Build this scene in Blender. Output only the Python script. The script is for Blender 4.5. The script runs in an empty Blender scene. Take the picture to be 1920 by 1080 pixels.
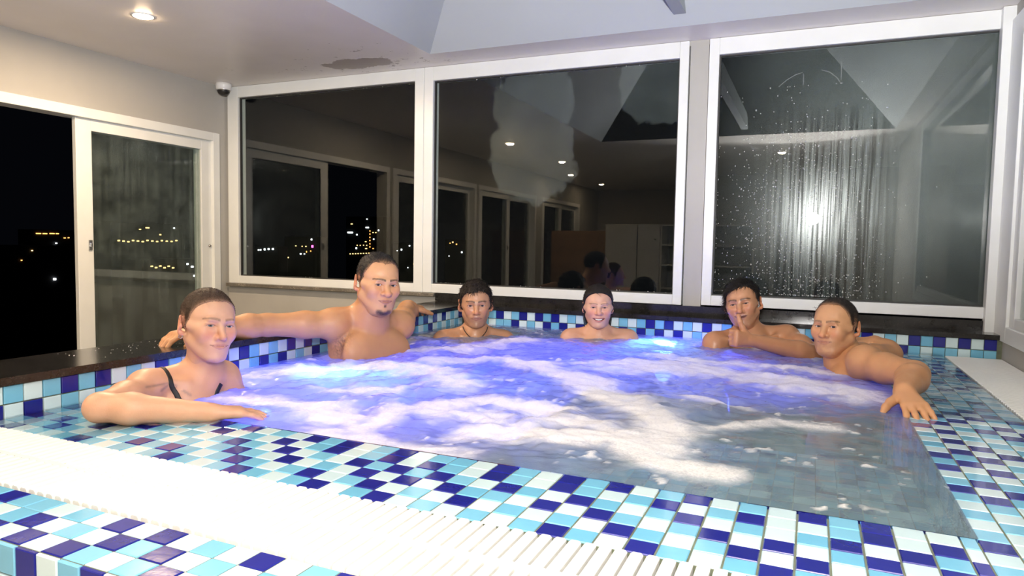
import bpy, bmesh, math, random
import numpy as np
from mathutils import Vector, Matrix
import openvdb

random.seed(7)
S = bpy.context.scene
COL = S.collection

# ------------------------------------------------------------------ camera
cam_d = bpy.data.cameras.new('camera'); cam = bpy.data.objects.new('camera', cam_d); COL.objects.link(cam)
cam_d.sensor_width = 36.0; cam_d.lens = 1285.67 / 1920 * 36; cam_d.clip_start = .02; cam_d.clip_end = 3000
_y, _p, _r = -.4113, -.063, .0172
_F = Vector((math.sin(_y) * math.cos(_p), math.cos(_y) * math.cos(_p), math.sin(_p)))
_R0 = Vector((math.cos(_y), -math.sin(_y), 0)); _U0 = _R0.cross(_F)
_R = _R0 * math.cos(_r) + _U0 * math.sin(_r); _U = _U0 * math.cos(_r) - _R0 * math.sin(_r)
cam.matrix_world = Matrix(((_R.x, _U.x, -_F.x, 1.9052), (_R.y, _U.y, -_F.y, -1.3326), (_R.z, _U.z, -_F.z, .4753), (0, 0, 0, 1)))
S.camera = cam

# ------------------------------------------------------------------ world, flash, exposure
W = bpy.data.worlds.new('night_sky'); S.world = W; W.use_nodes = True
W.node_tree.nodes['Background'].inputs[0].default_value = (.0006, .0007, .0011, 1)
W.node_tree.nodes['Background'].inputs[1].default_value = 1.0

def lamp(name, kind, loc, energy, color, size=.05, rot=None, parent=None, **kw):
    d = bpy.data.lights.new(name, kind); d.energy = energy; d.color = color
    if kind == 'AREA': d.size = size; d.shape = 'DISK'
    else: d.shadow_soft_size = size
    for k, v in kw.items(): setattr(d, k, v)
    o = bpy.data.objects.new(name, d); COL.objects.link(o); o.location = loc
    if rot: o.rotation_euler = rot
    if parent: o.parent = parent
    return o
# the photographer's flash, a hand above the camera: a direct burst and its bounce head turned to the ceiling
lamp('camera_flash', 'POINT', (1.905, -1.36, .78), 38, (1.0, .95, .90), .045)
_b = lamp('camera_flash_bounce', 'SPOT', (1.905, -1.36, .80), 225, (1.0, .97, .94), .05, spot_size=math.radians(120), spot_blend=.6)
_b.rotation_euler = Vector((-.25, .85, .75)).to_track_quat('-Z', 'Y').to_euler()

S.view_settings.view_transform = 'Standard'; S.view_settings.look = 'None'
S.view_settings.exposure = 1.1; S.view_settings.gamma = 1.0; S.view_settings.use_curve_mapping = False
S.cycles.use_denoising = True; S.cycles.max_bounces = 8; S.cycles.diffuse_bounces = 4; S.cycles.glossy_bounces = 4; S.cycles.transmission_bounces = 6; S.cycles.adaptive_threshold = .05; S.cycles.transparent_max_bounces = 10
S.cycles.caustics_reflective = False; S.cycles.caustics_refractive = False
S.cycles.sample_clamp_indirect = 6.0

# ------------------------------------------------------------------ node helpers
class NT:
    def __init__(s, name):
        s.m = bpy.data.materials.new(name); s.m.use_nodes = True; s.t = s.m.node_tree; s.t.nodes.clear()
        s.out = s.n('ShaderNodeOutputMaterial')
    def n(s, typ, ins=None, **kw):
        d = s.t.nodes.new(typ)
        for k, v in kw.items(): setattr(d, k, v)
        for k, v in (ins or {}).items(): s.set(d, k, v)
        return d
    def set(s, d, k, v):
        i = d.inputs[k]
        if hasattr(v, 'is_output') or hasattr(v, 'links'): s.t.links.new(v, i)
        else:
            if isinstance(v, tuple) and len(v) == 3 and i.type == 'RGBA': v = (*v, 1)
            i.default_value = v
    def math(s, op, a, b=0.0, clamp=False):
        return s.n('ShaderNodeMath', {0: a, 1: b}, operation=op, use_clamp=clamp).outputs[0]
    def coord(s, which='Object'): return s.n('ShaderNodeTexCoord').outputs[which]
    def mapping(s, v, scale=(1, 1, 1), loc=(0, 0, 0), rot=(0, 0, 0)):
        return s.n('ShaderNodeMapping', {'Vector': v, 'Scale': scale, 'Location': loc, 'Rotation': rot}).outputs[0]
    def noise(s, v, scale, detail=3.0, rough=.5, dist=0.0):
        return s.n('ShaderNodeTexNoise', {'Vector': v, 'Scale': scale, 'Detail': detail, 'Roughness': rough, 'Distortion': dist}).outputs['Fac']
    def ramp(s, f, stops, interp='LINEAR'):
        r = s.n('ShaderNodeValToRGB', {'Fac': f}); cr = r.color_ramp; cr.interpolation = interp
        while len(cr.elements) < len(stops): cr.elements.new(.5)
        for e, (p, c) in zip(cr.elements, stops):
            e.position = p; e.color = c if len(c) == 4 else (*c, 1)
        return r.outputs[0]
    def range(s, f, a, b, c=0.0, d=1.0):
        return s.n('ShaderNodeMapRange', {'Value': f, 'From Min': a, 'From Max': b, 'To Min': c, 'To Max': d}).outputs[0]
    def mixc(s, f, a, b, blend='MIX'):
        m = s.n('ShaderNodeMix', data_type='RGBA', blend_type=blend)
        for k, v in ((0, f), (6, a), (7, b)): s.set(m, k, v)
        return m.outputs[2]
    def mixs(s, f, a, b):
        m = s.n('ShaderNodeMixShader'); s.set(m, 0, f); s.t.links.new(a, m.inputs[1]); s.t.links.new(b, m.inputs[2]); return m.outputs[0]
    def adds(s, a, b):
        m = s.n('ShaderNodeAddShader'); s.t.links.new(a, m.inputs[0]); s.t.links.new(b, m.inputs[1]); return m.outputs[0]
    def bump(s, h, strength=.3, dist=.01):
        return s.n('ShaderNodeBump', {'Height': h, 'Strength': strength, 'Distance': dist}).outputs[0]
    def pbr(s, color, rough=.5, normal=None, **kw):
        p = s.n('ShaderNodeBsdfPrincipled', {'Base Color': color, 'Roughness': rough})
        if normal is not None: s.set(p, 'Normal', normal)
        for k, v in kw.items(): s.set(p, k.replace('_', ' '), v)
        return p.outputs[0]
    def done(s, sh):
        s.t.links.new(sh, s.out.inputs[0]); return s.m

def plain(name, color, rough=.5, var=.06, scale=14, bump=0.0, bscale=120, **kw):
    t = NT(name); o = t.coord()
    f = t.noise(o, scale, 4)
    c = t.mixc(t.range(f, .3, .7), tuple(x * (1 - var) for x in color), tuple(min(1, x * (1 + var)) for x in color))
    nrm = t.bump(t.noise(o, bscale, 3), bump, .004) if bump else None
    return t.done(t.pbr(c, rough, nrm, **kw))

M = {}
M['wall'] = plain('wall_paint_beige_grey', (.40, .39, .365), .7, .05, 3, .05)
def ceiling_mat():
    t = NT('ceiling_paint_peeling'); o = t.coord()
    base = t.mixc(t.range(t.noise(o, 1.6, 3), .3, .7), (.72, .68, .64), (.80, .76, .74))
    # peeled flakes around the soffit corner, with a shape of their own
    d = t.n('ShaderNodeVectorMath', {0: o, 1: (-.73, 2.26, 1.585)}, operation='SUBTRACT').outputs[0]
    d = t.mapping(d, (1.0, 2.6, 1))
    ln = t.n('ShaderNodeVectorMath', {0: d}, operation='LENGTH').outputs['Value']
    patch = t.math('SUBTRACT', t.range(ln, .08, .46, 1.0, 0.0), t.math('MULTIPLY', t.noise(o, 9, 6, .62), 1.05))
    f = t.range(patch, .0, .03)
    sp = t.range(t.math('SUBTRACT', t.noise(o, 15, 6, .7), t.range(ln, .2, 2.2, .03, .24)), .55, .58)
    f = t.math('MAXIMUM', f, t.math('MULTIPLY', sp, t.range(ln, 1.1, 2.0, 1, 0)), True)
    c = t.mixc(t.math('MULTIPLY', f, .75), base, (.20, .15, .13))
    return t.done(t.pbr(c, .38, t.bump(f, .4, .003)))
M['ceiling'] = ceiling_mat()
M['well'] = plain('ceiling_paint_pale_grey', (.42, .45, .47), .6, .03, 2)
M['frame'] = plain('window_frame_white_pvc', (.74, .76, .75), .32, .03, 6)
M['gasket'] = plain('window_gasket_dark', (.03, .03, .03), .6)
def granite(name, base, sp1, sp2, rough):
    t = NT(name); o = t.coord()
    v = t.n('ShaderNodeTexVoronoi', {'Vector': o, 'Scale': 260.0}).outputs['Color']
    f = t.n('ShaderNodeSeparateColor', {0: v}).outputs[0]
    c = t.ramp(f, [(0, base), (.6, base), (.75, sp1), (.93, sp2)], 'CONSTANT')
    c = t.mixc(t.range(t.noise(o, 22, 4), .35, .7), c, tuple(x * .6 for x in base))
    return t.done(t.pbr(c, rough))
M['granite'] = granite('polished_black_granite', (.020, .019, .018), (.028, .026, .024), (.045, .042, .038), .14)
M['sill'] = granite('speckled_granite_sill', (.20, .18, .15), (.05, .045, .04), (.42, .38, .32), .3)
M['floor'] = plain('floor_tiles_grey', (.30, .30, .29), .4, .1, 5)
def tile_mat(name, c, c2):
    t = NT(name); o = t.coord()
    rnd = t.n('ShaderNodeObjectInfo').outputs['Random']
    f = t.math('ADD', t.math('MULTIPLY', rnd, .75), t.math('MULTIPLY', t.noise(o, 40, 3), .25))
    return t.done(t.pbr(t.mixc(f, c, c2), .13, t.bump(t.noise(o, 55, 2), .08, .002), Coat_Weight=.3, Coat_Roughness=.05))
M['navy'] = tile_mat('pool_tile_navy', (.008, .012, .20), (.020, .024, .27))
M['cyan'] = tile_mat('pool_tile_sky_blue', (.15, .46, .66), (.23, .55, .73))
M['pale'] = tile_mat('pool_tile_pale_ice', (.56, .74, .78), (.68, .83, .84))
M['grout'] = plain('tile_grout', (.15, .17, .11), .8, .2, 30, .2)
M['grate'] = plain('overflow_grate_white_plastic', (.83, .83, .79), .35, .02, 8)
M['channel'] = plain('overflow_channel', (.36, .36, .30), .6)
M['chrome'] = plain('brushed_steel', (.55, .55, .55), .25, Metallic=1.0)
M['black'] = plain('black_plastic', (.012, .012, .012), .4)
M['white_plastic'] = plain('white_plastic', (.78, .78, .78), .35)
M['swim'] = plain('swimsuit_black', (.008, .008, .009), .55, .2, 60)
M['cord'] = plain('necklace_cord', (.02, .015, .012), .5)
M['locker'] = plain('locker_white_laminate', (.52, .52, .50), .4, .03, 4)
M['wood'] = plain('wood_panel_brown', (.24, .14, .07), .45, .3, 3)
M['dark_room'] = plain('dark_doorway', (.02, .018, .016), .7)
def basin_mat():
    t = NT('pool_basin_mosaic'); o = t.coord()
    sc = t.n('ShaderNodeVectorMath', {0: o, 1: (20.0, 20.0, 20.0)}, operation='MULTIPLY').outputs[0]
    sc = t.n('ShaderNodeVectorMath', {0: sc, 1: (.003, .003, .003)}, operation='ADD').outputs[0]
    fl = t.n('ShaderNodeVectorMath', {0: sc}, operation='FLOOR').outputs[0]
    fr = t.n('ShaderNodeVectorMath', {0: sc}, operation='FRACTION').outputs[0]
    wn = t.n('ShaderNodeTexWhiteNoise', {'Vector': fl}).outputs['Value']
    c = t.ramp(wn, [(0, (.010, .014, .20)), (.3, (.19, .50, .69)), (.64, (.62, .78, .80))], 'CONSTANT')
    g = None
    sx = t.n('ShaderNodeSeparateXYZ', {0: fr})
    nx = t.n('ShaderNodeSeparateXYZ', {0: t.n('ShaderNodeNewGeometry').outputs['Normal']})
    for k in range(3):
        e = t.math('LESS_THAN', t.math('MINIMUM', sx.outputs[k], t.math('SUBTRACT', 1.0, sx.outputs[k])), .025)
        e = t.math('MULTIPLY', e, t.math('LESS_THAN', t.math('ABSOLUTE', nx.outputs[k]), .5))
        g = e if g is None else t.math('MAXIMUM', g, e)
    return t.done(t.pbr(t.mixc(g, c, (.3, .3, .24)), .25))
M['basin'] = basin_mat()

def glass_mat(name, kind):
    t = NT(name); o = t.coord('Object')
    face = t.n('ShaderNodeLayerWeight', {'Blend': .5}).outputs['Facing']
    fr = t.math('ADD', .038, t.math('MULTIPLY', .95, t.math('POWER', face, 5.0)), True)
    clear = t.mixs(fr, t.n('ShaderNodeBsdfTransparent', {'Color': (.90, .93, .91)}).outputs[0], t.n('ShaderNodeBsdfGlossy', {'Color': (1, 1, 1), 'Roughness': .0}).outputs[0])
    if kind == 'clear': return t.done(clear)
    sep = t.n('ShaderNodeSeparateXYZ', {0: o}); x, y, z = sep.outputs
    def blob(cx, cz, rx, rz):
        d = t.mapping(t.mapping(o, (1, 1, 1), (-cx, 0, -cz)), (1 / rx, 0, 1 / rz))
        return t.math('SUBTRACT', 1.0, t.n('ShaderNodeVectorMath', {0: d}, operation='LENGTH').outputs['Value'])
    if kind == 'streak':        # long runs of condensation through an even mist
        st = t.noise(t.mapping(o, (70, 70, 1.3)), 1.0, 2, .62)
        st2 = t.noise(t.mapping(o, (170, 170, 3.0)), 1.0, 1, .6)
        run = t.math('MAXIMUM', t.range(st, .50, .54), t.math('MULTIPLY', t.range(st2, .54, .60), .6))
        mid = t.math('MULTIPLY', t.math('MULTIPLY', t.range(x, -.46, -.20), t.range(x, .10, .26, 1, 0)), t.range(z, .20, .36, 1, 0))
        haze = t.math('MULTIPLY', t.range(x, -.60, .15, .12, 1.0), t.range(t.noise(o, 2.4, 3), .25, .7, .55, 1))
        haze = t.math('MULTIPLY', haze, t.range(z, -.64, -.2, .5, 1))
        f = t.math('MULTIPLY', haze, .20)
        f = t.math('MULTIPLY', f, t.math('SUBTRACT', 1.0, t.math('MULTIPLY', t.math('MULTIPLY', run, mid), .75)))
        wisp = t.math('MULTIPLY', t.math('MULTIPLY', t.range(st2, .46, .38), t.range(st, .52, .40)), mid)
        f = t.math('ADD', f, t.math('MULTIPLY', wisp, .09), True)
    elif kind == 'cloud':       # a breath-like patch in the upper middle and a smaller one at the top right
        n_ = t.math('MULTIPLY', t.math('SUBTRACT', t.noise(o, 9, 4, .6), .5), .55)
        m_ = t.math('MAXIMUM', t.math('MAXIMUM', blob(-.10, .15, .30, .30), blob(-.10, .46, .28, .26)), blob(.66, .52, .26, .24))
        f = t.math('MULTIPLY', t.range(t.math('ADD', m_, n_), .04, .10), t.range(t.noise(o, 4, 2), .2, .8, .04, .09))
        f = t.math('ADD', f, .004)
    else:                       # 'haze' even thin mist with wiped spots and drips
        sp = t.noise(o, 7, 3, .6); st = t.noise(t.mapping(o, (30, 30, 1.6)), 1.0, 2, .6)
        f = t.math('MULTIPLY', t.range(sp, .3, .62), t.range(st, .3, .62, .25, 1))
        f = t.math('ADD', t.math('MULTIPLY', f, .10), .03)
    mist = t.mixs(.5, t.n('ShaderNodeBsdfDiffuse', {'Color': (.62, .76, .74)}).outputs[0], t.n('ShaderNodeBsdfTranslucent', {'Color': (.62, .72, .70)}).outputs[0])
    rough = t.n('ShaderNodeBsdfGlossy', {'Color': (.9, .95, .95), 'Roughness': .22}).outputs[0]
    mist = t.mixs(.11, mist, rough)
    return t.done(t.mixs(f, clear, mist))
M['glass'] = glass_mat('window_glass_clear', 'clear')
M['glass_streak'] = glass_mat('window_glass_running_condensation', 'streak')
M['glass_cloud'] = glass_mat('window_glass_misted_patch', 'cloud')
M['glass_haze'] = glass_mat('window_glass_misted', 'haze')
def water_bead():
    t = NT('water_bead'); f = t.math('ADD', .35, t.math('MULTIPLY', .6, t.n('ShaderNodeLayerWeight', {'Blend': .5}).outputs['Facing']), True)
    return t.done(t.mixs(f, t.n('ShaderNodeBsdfTransparent', {'Color': (.95, .97, .97)}).outputs[0], t.n('ShaderNodeBsdfGlossy', {'Color': (1, 1, 1), 'Roughness': .32}).outputs[0]))
M['bead'] = water_bead()
def smear_mat():
    t = NT('wiped_mist_smear'); return t.done(t.mixs(.16, t.n('ShaderNodeBsdfTransparent', {'Color': (1, 1, 1)}).outputs[0], t.n('ShaderNodeBsdfDiffuse', {'Color': (.7, .76, .74)}).outputs[0]))
M['smear'] = smear_mat()
def emit(name, color, strength):
    t = NT(name); return t.done(t.n('ShaderNodeEmission', {'Color': color, 'Strength': strength}).outputs[0])
M['lamp_warm'] = emit('downlight_lens_warm', (1.0, .72, .42), 90)
M['lamp_blue'] = emit('pool_lamp_lens_blue', (.25, .60, 1.0), 6)

# ------------------------------------------------------------------ mesh helpers
def link(name, me, mat=None, parent=None, loc=None):
    o = bpy.data.objects.new(name, me); COL.objects.link(o)
    if mat is not None and me is not None:
        me.materials.clear(); me.materials.append(mat)
    if parent: o.parent = parent
    if loc is not None: o.location = loc
    return o
def empty(name, loc=(0, 0, 0), rz=0):
    o = bpy.data.objects.new(name, None); COL.objects.link(o); o.location = loc; o.rotation_euler = (0, 0, rz); o.empty_display_size = .05; return o
def tag(o, label=None, cat=None, group=None, kind=None):
    for k, v in (('label', label), ('category', cat), ('group', group), ('kind', kind)):
        if v: o[k] = v
    return o
class MB:
    def __init__(s): s.v = []; s.f = []
    def box(s, lo, hi):
        b = len(s.v); (x0, y0, z0), (x1, y1, z1) = lo, hi
        s.v += [(x0, y0, z0), (x1, y0, z0), (x1, y1, z0), (x0, y1, z0), (x0, y0, z1), (x1, y0, z1), (x1, y1, z1), (x0, y1, z1)]
        s.f += [tuple(b + i for i in q) for q in ((0, 3, 2, 1), (4, 5, 6, 7), (0, 1, 5, 4), (1, 2, 6, 5), (2, 3, 7, 6), (3, 0, 4, 7))]; return s
    def poly(s, pts):
        b = len(s.v); s.v += [tuple(p) for p in pts]; s.f.append(tuple(range(b, b + len(pts)))); return s
    def hexa(s, bot, top):
        b = len(s.v); s.v += [tuple(p) for p in bot] + [tuple(p) for p in top]
        s.f += [tuple(b + i for i in q) for q in ((0, 3, 2, 1), (4, 5, 6, 7), (0, 1, 5, 4), (1, 2, 6, 5), (2, 3, 7, 6), (3, 0, 4, 7))]; return s
    def lathe(s, prof, n=24, c=(0, 0, 0), cap=True):
        b = len(s.v); m = len(prof)
        for i in range(n):
            a = 2 * math.pi * i / n
            for r, z in prof: s.v.append((c[0] + r * math.cos(a), c[1] + r * math.sin(a), c[2] + z))
        for i in range(n):
            j = (i + 1) % n
            for k in range(m - 1): s.f.append((b + i * m + k, b + j * m + k, b + j * m + k + 1, b + i * m + k + 1))
        if cap:
            s.f.append(tuple(b + i * m + m - 1 for i in range(n))); s.f.append(tuple(b + i * m for i in reversed(range(n))))
        return s
    def tube(s, pts, r, n=8, closed=False):
        pts = [Vector(p) for p in pts]; b = len(s.v); L = len(pts)
        rs = r if isinstance(r, (list, tuple)) else [r] * L
        for i, p in enumerate(pts):
            t = (pts[(i + 1) % L] - pts[i - 1]) if closed else (pts[min(i + 1, L - 1)] - pts[max(i - 1, 0)])
            t.normalize(); u = t.orthogonal().normalized() if i == 0 else (u0 - t * u0.dot(t)).normalized(); u0 = u; w = t.cross(u)
            for k in range(n):
                a = 2 * math.pi * k / n; s.v.append(tuple(p + (u * math.cos(a) + w * math.sin(a)) * rs[i]))
        for i in range(L if closed else L - 1):
            j = (i + 1) % L
            for k in range(n): s.f.append((b + i * n + k, b + i * n + (k + 1) % n, b + j * n + (k + 1) % n, b + j * n + k))
        if not closed:
            s.f.append(tuple(b + k for k in reversed(range(n)))); s.f.append(tuple(b + (L - 1) * n + k for k in range(n)))
        return s
    def mesh(s, name, smooth=False):
        me = bpy.data.meshes.new(name); me.from_pydata(s.v, [], s.f); me.update()
        if smooth: me.polygons.foreach_set('use_smooth', [True] * len(me.polygons))
        return me
    def build(s, name, mat, parent=None, loc=None, bevel=0, smooth=False, seg=2):
        me = s.mesh(name, smooth)
        if bevel:
            bm = bmesh.new(); bm.from_mesh(me)
            bmesh.ops.bevel(bm, geom=bm.edges[:], offset=bevel, segments=seg, affect='EDGES', profile=.5); bm.to_mesh(me); bm.free()
        return link(name, me, mat, parent, loc)
def bx(name, lo, hi, mat, parent=None, bevel=0):
    """a box whose origin sits at the centre of its base"""
    c = Vector(((lo[0] + hi[0]) / 2, (lo[1] + hi[1]) / 2, lo[2]))
    P = parent.matrix_world.translation if False else Vector((0, 0, 0))
    h = [(hi[i] - lo[i]) / 2 for i in range(2)]
    m = MB().box((-h[0], -h[1], 0), (h[0], h[1], hi[2] - lo[2]))
    o = m.build(name, mat, parent, None, bevel)
    o.location = c - (parent.location if parent else Vector((0, 0, 0)))
    return o

# ------------------------------------------------------------------ the room shell
XW, YW, ZC, ZF, XR, YR = -2.07, 2.50, 1.585, -.92, 2.70, -7.0
def struct(o, label=None, cat=None): tag(o, label, cat, None, 'structure'); return o
struct(bx('floor', (XW - .2, YR - .2, ZF - .1), (4.4, YW + .2, ZF), M['floor']), 'grey floor of the spa room below the raised pool', 'floor')
# back wall: low wall below the sills, the pier between the windows and the strip above
wb = empty('wall_back'); struct(wb, 'beige back wall carrying the three tall windows', 'wall')
bx('low_wall', (XW - .15, YW, ZF), (4.4, YW + .15, .137), M['wall'], wb)
bx('pier', (1.262, YW - .004, .137), (1.358, YW + .15, 1.585), M['wall'], wb)
bx('header', (XW - .15, YW, 1.56), (4.4, YW + .15, ZC + .1), M['wall'], wb)
bx('pier', (2.74, YW, .137), (4.4, YW + .15, 1.56), M['wall'], wb)
bx('corner_strip', (XW - .15, YW, .137), (-2.05, YW + .15, 1.56), M['wall'], wb)
# left wall: sliding windows stand in openings down to a low sill
wl = empty('wall_left'); struct(wl, 'beige left wall above and between the sliding windows', 'wall')
bx('header', (XW - .15, YR, 1.24), (XW, YW, ZC + .1), M['wall'], wl)
bx('low_wall', (XW - .15, YR, ZF), (XW, YW, -.55), M['wall'], wl)
for a, b in ((2.415, 2.5), (.36, .42), (-1.62, -1.55), (-3.9, -3.62), (-7.0, -5.8)):
    bx('pier', (XW - .15, a, -.55), (XW, b, 1.24), M['wall'], wl)
wr = empty('wall_right'); struct(wr, 'beige right wall below the tall white window frame', 'wall')
bx('low_wall', (XR, -1.9, ZF), (XR + .15, YW, .085), M['wall'], wr)
bx('header', (XR, -1.9, 1.52), (XR + .15, YW, ZC + .1), M['wall'], wr)
bx('end_pier', (XR, -1.9, .085), (XR + .15, -.2, 1.52), M['wall'], wr)
bx('return_wall', (XR + .15, -1.9, ZF), (4.4, -1.75, ZC + .1), M['wall'], wr)
bx('outer_wall', (4.25, YR, ZF), (4.4, -1.9, ZC + .1), M['wall'], wr)
wf = empty('wall_front'); struct(wf, 'far end wall of the room behind the lockers', 'wall')
bx('end_wall', (XW - .15, YR - .15, ZF), (4.4, YR, ZC + .1), M['wall'], wf)
bx('partition', (1.95, -4.15, ZF), (4.25, -4.0, ZC), M['wall'], wf)
bx('partition', (-.1, -4.62, .83), (1.4, -4.5, ZC), M['wall'], wf)
# ceiling: four slabs around the raised well, whose sides slope inwards
cl = empty('ceiling'); struct(cl, 'pale ceiling with a raised sloping well over the pool', 'ceiling')
X0, X1, Y0, Y1 = -.20, 2.55, -.78, 2.23
def slab(lo, hi): 
    return MB().box((lo[0], lo[1], ZC), (hi[0], hi[1], ZC + .1)).build('soffit', M['ceiling'], cl)
slab((XW - .15, YR), (X0, YW + .15)); slab((X1, YR), (4.4, YW + .15)); slab((X0, Y1), (X1, YW + .15)); slab((X0, YR), (X1, Y0))
s_ = .62
def q(name, a, b, c, d, mat):
    n = (Vector(b) - Vector(a)).cross(Vector(c) - Vector(a)).normalized() * .03
    return MB().hexa([a, b, c, d], [tuple(Vector(p) - n) for p in (a, b, c, d)]).build(name, mat, cl)
zt_ = ZC + s_
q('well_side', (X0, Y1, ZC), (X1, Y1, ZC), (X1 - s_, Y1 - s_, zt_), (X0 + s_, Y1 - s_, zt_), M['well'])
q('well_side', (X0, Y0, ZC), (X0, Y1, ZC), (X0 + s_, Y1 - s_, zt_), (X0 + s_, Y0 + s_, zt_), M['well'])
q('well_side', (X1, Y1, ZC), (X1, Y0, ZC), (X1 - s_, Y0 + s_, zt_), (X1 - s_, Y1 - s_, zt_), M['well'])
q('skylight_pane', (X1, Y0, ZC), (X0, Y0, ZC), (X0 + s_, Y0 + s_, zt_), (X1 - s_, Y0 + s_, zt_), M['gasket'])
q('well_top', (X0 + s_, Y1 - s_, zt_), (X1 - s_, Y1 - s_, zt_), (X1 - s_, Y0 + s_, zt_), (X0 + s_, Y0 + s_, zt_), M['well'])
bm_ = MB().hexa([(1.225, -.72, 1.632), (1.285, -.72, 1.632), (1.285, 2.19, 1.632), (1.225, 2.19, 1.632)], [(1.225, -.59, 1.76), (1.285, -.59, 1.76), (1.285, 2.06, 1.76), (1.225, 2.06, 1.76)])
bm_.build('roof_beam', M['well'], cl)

# ------------------------------------------------------------------ windows
def back_window(name, x0, x1, gx0, gx1, z0, z1, gz0, gz1, glass, label, extra=None):
    r = empty(name, ((x0 + x1) / 2, YW, z0)); struct(r, label, 'window')
    f0, f1 = YW - .018, YW + .06
    bx('stile', (x0, f0, z0), (gx0, f1, z1), M['frame'], r, .003); bx('stile', (gx1, f0, z0), (x1, f1, z1), M['frame'], r, .003)
    bx('rail', (gx0, f0, z0), (gx1, f1, gz0), M['frame'], r, .003); bx('rail', (gx0, f0, gz1), (gx1, f1, z1), M['frame'], r, .003)
    g = .007
    gk = MB().box((gx0, YW + .002, gz0), (gx0 + g, YW + .02, gz1)).box((gx1 - g, YW + .002, gz0), (gx1, YW + .02, gz1)).box((gx0 + g, YW + .002, gz0), (gx1 - g, YW + .02, gz0 + g)).box((gx0 + g, YW + .002, gz1 - g), (gx1 - g, YW + .02, gz1))
    gk.v = [(a - r.location.x, b - r.location.y, c - r.location.z) for a, b, c in gk.v]
    gk.build('gasket', M['gasket'], r)
    hx, hz = (gx1 - gx0) / 2, (gz1 - gz0) / 2
    p = MB().box((-hx, 0, -hz), (hx, .005, hz)).build('pane', M[glass], r)
    p.location = Vector(((gx0 + gx1) / 2, YW + .012, (gz0 + gz1) / 2)) - r.location
    return r, p
w1, p1 = back_window('window_1', -2.05, -.392, -1.953, -.459, .159, 1.584, .215, 1.505, 'glass', 'left one of the three back windows, clear dark glass, above the granite sill')
w2, p2 = back_window('window_2', -.390, 1.256, -.324, 1.207, .160, 1.584, .217, 1.497, 'glass_cloud', 'middle back window with a misted patch on the glass')
w3, p3 = back_window('window_3', 1.362, 2.722, 1.414, 2.660, .166, 1.584, .221, 1.497, 'glass_streak', 'right back window with running condensation and droplets')
bx('inner_stile', (2.672, YW - .034, .166), (2.698, YW - .018, 1.584), M['frame'], w3, .003)
# droplets on window 3 and along the head of windows 1 and 2
def beads(parent, pane, n, fn, rmin, rmax, seed):
    rd = random.Random(seed); m = MB()
    for i in range(n):
        x, z = fn(rd); r = rd.uniform(rmin, rmax) * (1 if rd.random() < .9 else 1.6); b = len(m.v)
        st = rd.uniform(1, 1.5)
        m.v += [(x + r * math.cos(a), -.0005, z + r * st * math.sin(a)) for a in (0, 1.05, 2.1, 3.14, 4.19, 5.24)]
        m.v += [(x + .55 * r * math.cos(a), -r * .55, z + .55 * r * st * math.sin(a)) for a in (0, 1.05, 2.1, 3.14, 4.19, 5.24)]
        m.f += [(b + k, b + (k + 1) % 6, b + 6 + (k + 1) % 6, b + 6 + k) for k in range(6)]; m.f.append(tuple(b + 6 + k for k in range(6)))
    o = m.build('water_droplets', M['bead'], parent, pane.location, smooth=True); tag(o, kind='stuff'); return o
beads(w3, p3, 1100, lambda rd: (max(-.61, min(.61, rd.choice((-.42, -.30, -.2, -.12, .0)) + rd.gauss(0, .13))), max(-.62, min(.45, rd.gauss(-.22, .27)))), .0012, .0030, 3)
beads(w3, p3, 260, lambda rd: (max(-.61, min(.6, rd.gauss(-.15, .2))), rd.uniform(-.62, -.5)), .0012, .003, 5)
beads(w2, p2, 60, lambda rd: (rd.uniform(-.76, .76), rd.choice((-.633, .633)) + rd.uniform(-.004, .004)), .0015, .003, 6)
beads(w1, p1, 50, lambda rd: (rd.uniform(-.74, .74), rd.choice((-.64, .64)) + rd.uniform(-.004, .002)), .0015, .0035, 8)

# finger marks drawn on the misted pane: loops, zigzags and letter strokes
MARKS = [[(1.987, 1.057), (2.004, 0.995), (2.014, 1.039), (2.028, 0.986), (2.04, 1.049)], [(2.052, 0.99), (2.054, 1.053), (2.085, 0.989), (2.087, 1.052)], [(2.102, 1.051), (2.107, 0.988)], [(2.103, 1.022), (2.079, 1.023)], [(1.955, 0.994), (1.965, 1.047), (1.982, 0.998)], [(1.51, 1.068), (1.508, 1.035)], [(1.543, 1.033), (1.545, 1.064), (1.561, 1.063), (1.565, 1.032)], [(1.577, 1.059), (1.596, 1.059), (1.599, 1.031), (1.581, 1.032), (1.577, 1.059)], [(1.618, 1.03), (1.619, 1.063), (1.636, 1.035), (1.643, 1.065)], [(1.669, 1.061), (1.708, 1.056)], [(1.672, 1.044), (1.704, 1.043)], [(1.673, 1.028), (1.712, 1.026)], [(1.587, 1.015), (1.598, 0.998), (1.616, 1.008)], [(2.135, 1.055), (2.14, 0.987)], [(1.711, 1.312), (1.748, 1.344), (1.791, 1.368), (1.823, 1.376)], [(1.909, 1.382), (1.949, 1.368), (1.984, 1.336), (2.0, 1.309)], [(1.828, 1.37), (1.828, 1.311)], [(2.0, 1.424), (2.002, 1.324)]]
def finger_marks():
    c = p3.location + w3.location
    def mk(pts, r=.0022):
        m = MB().tube([Vector((x - c.x, -.0004, z - c.z)) for x, z in pts], r, 6); m.v = [(x, max(-.0016, min(0, y)), z) for x, y, z in m.v]
        m.build('finger_mark', M['smear'], w3, p3.location, smooth=True)
    for pts in MARKS: mk(pts)
finger_marks()
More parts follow.
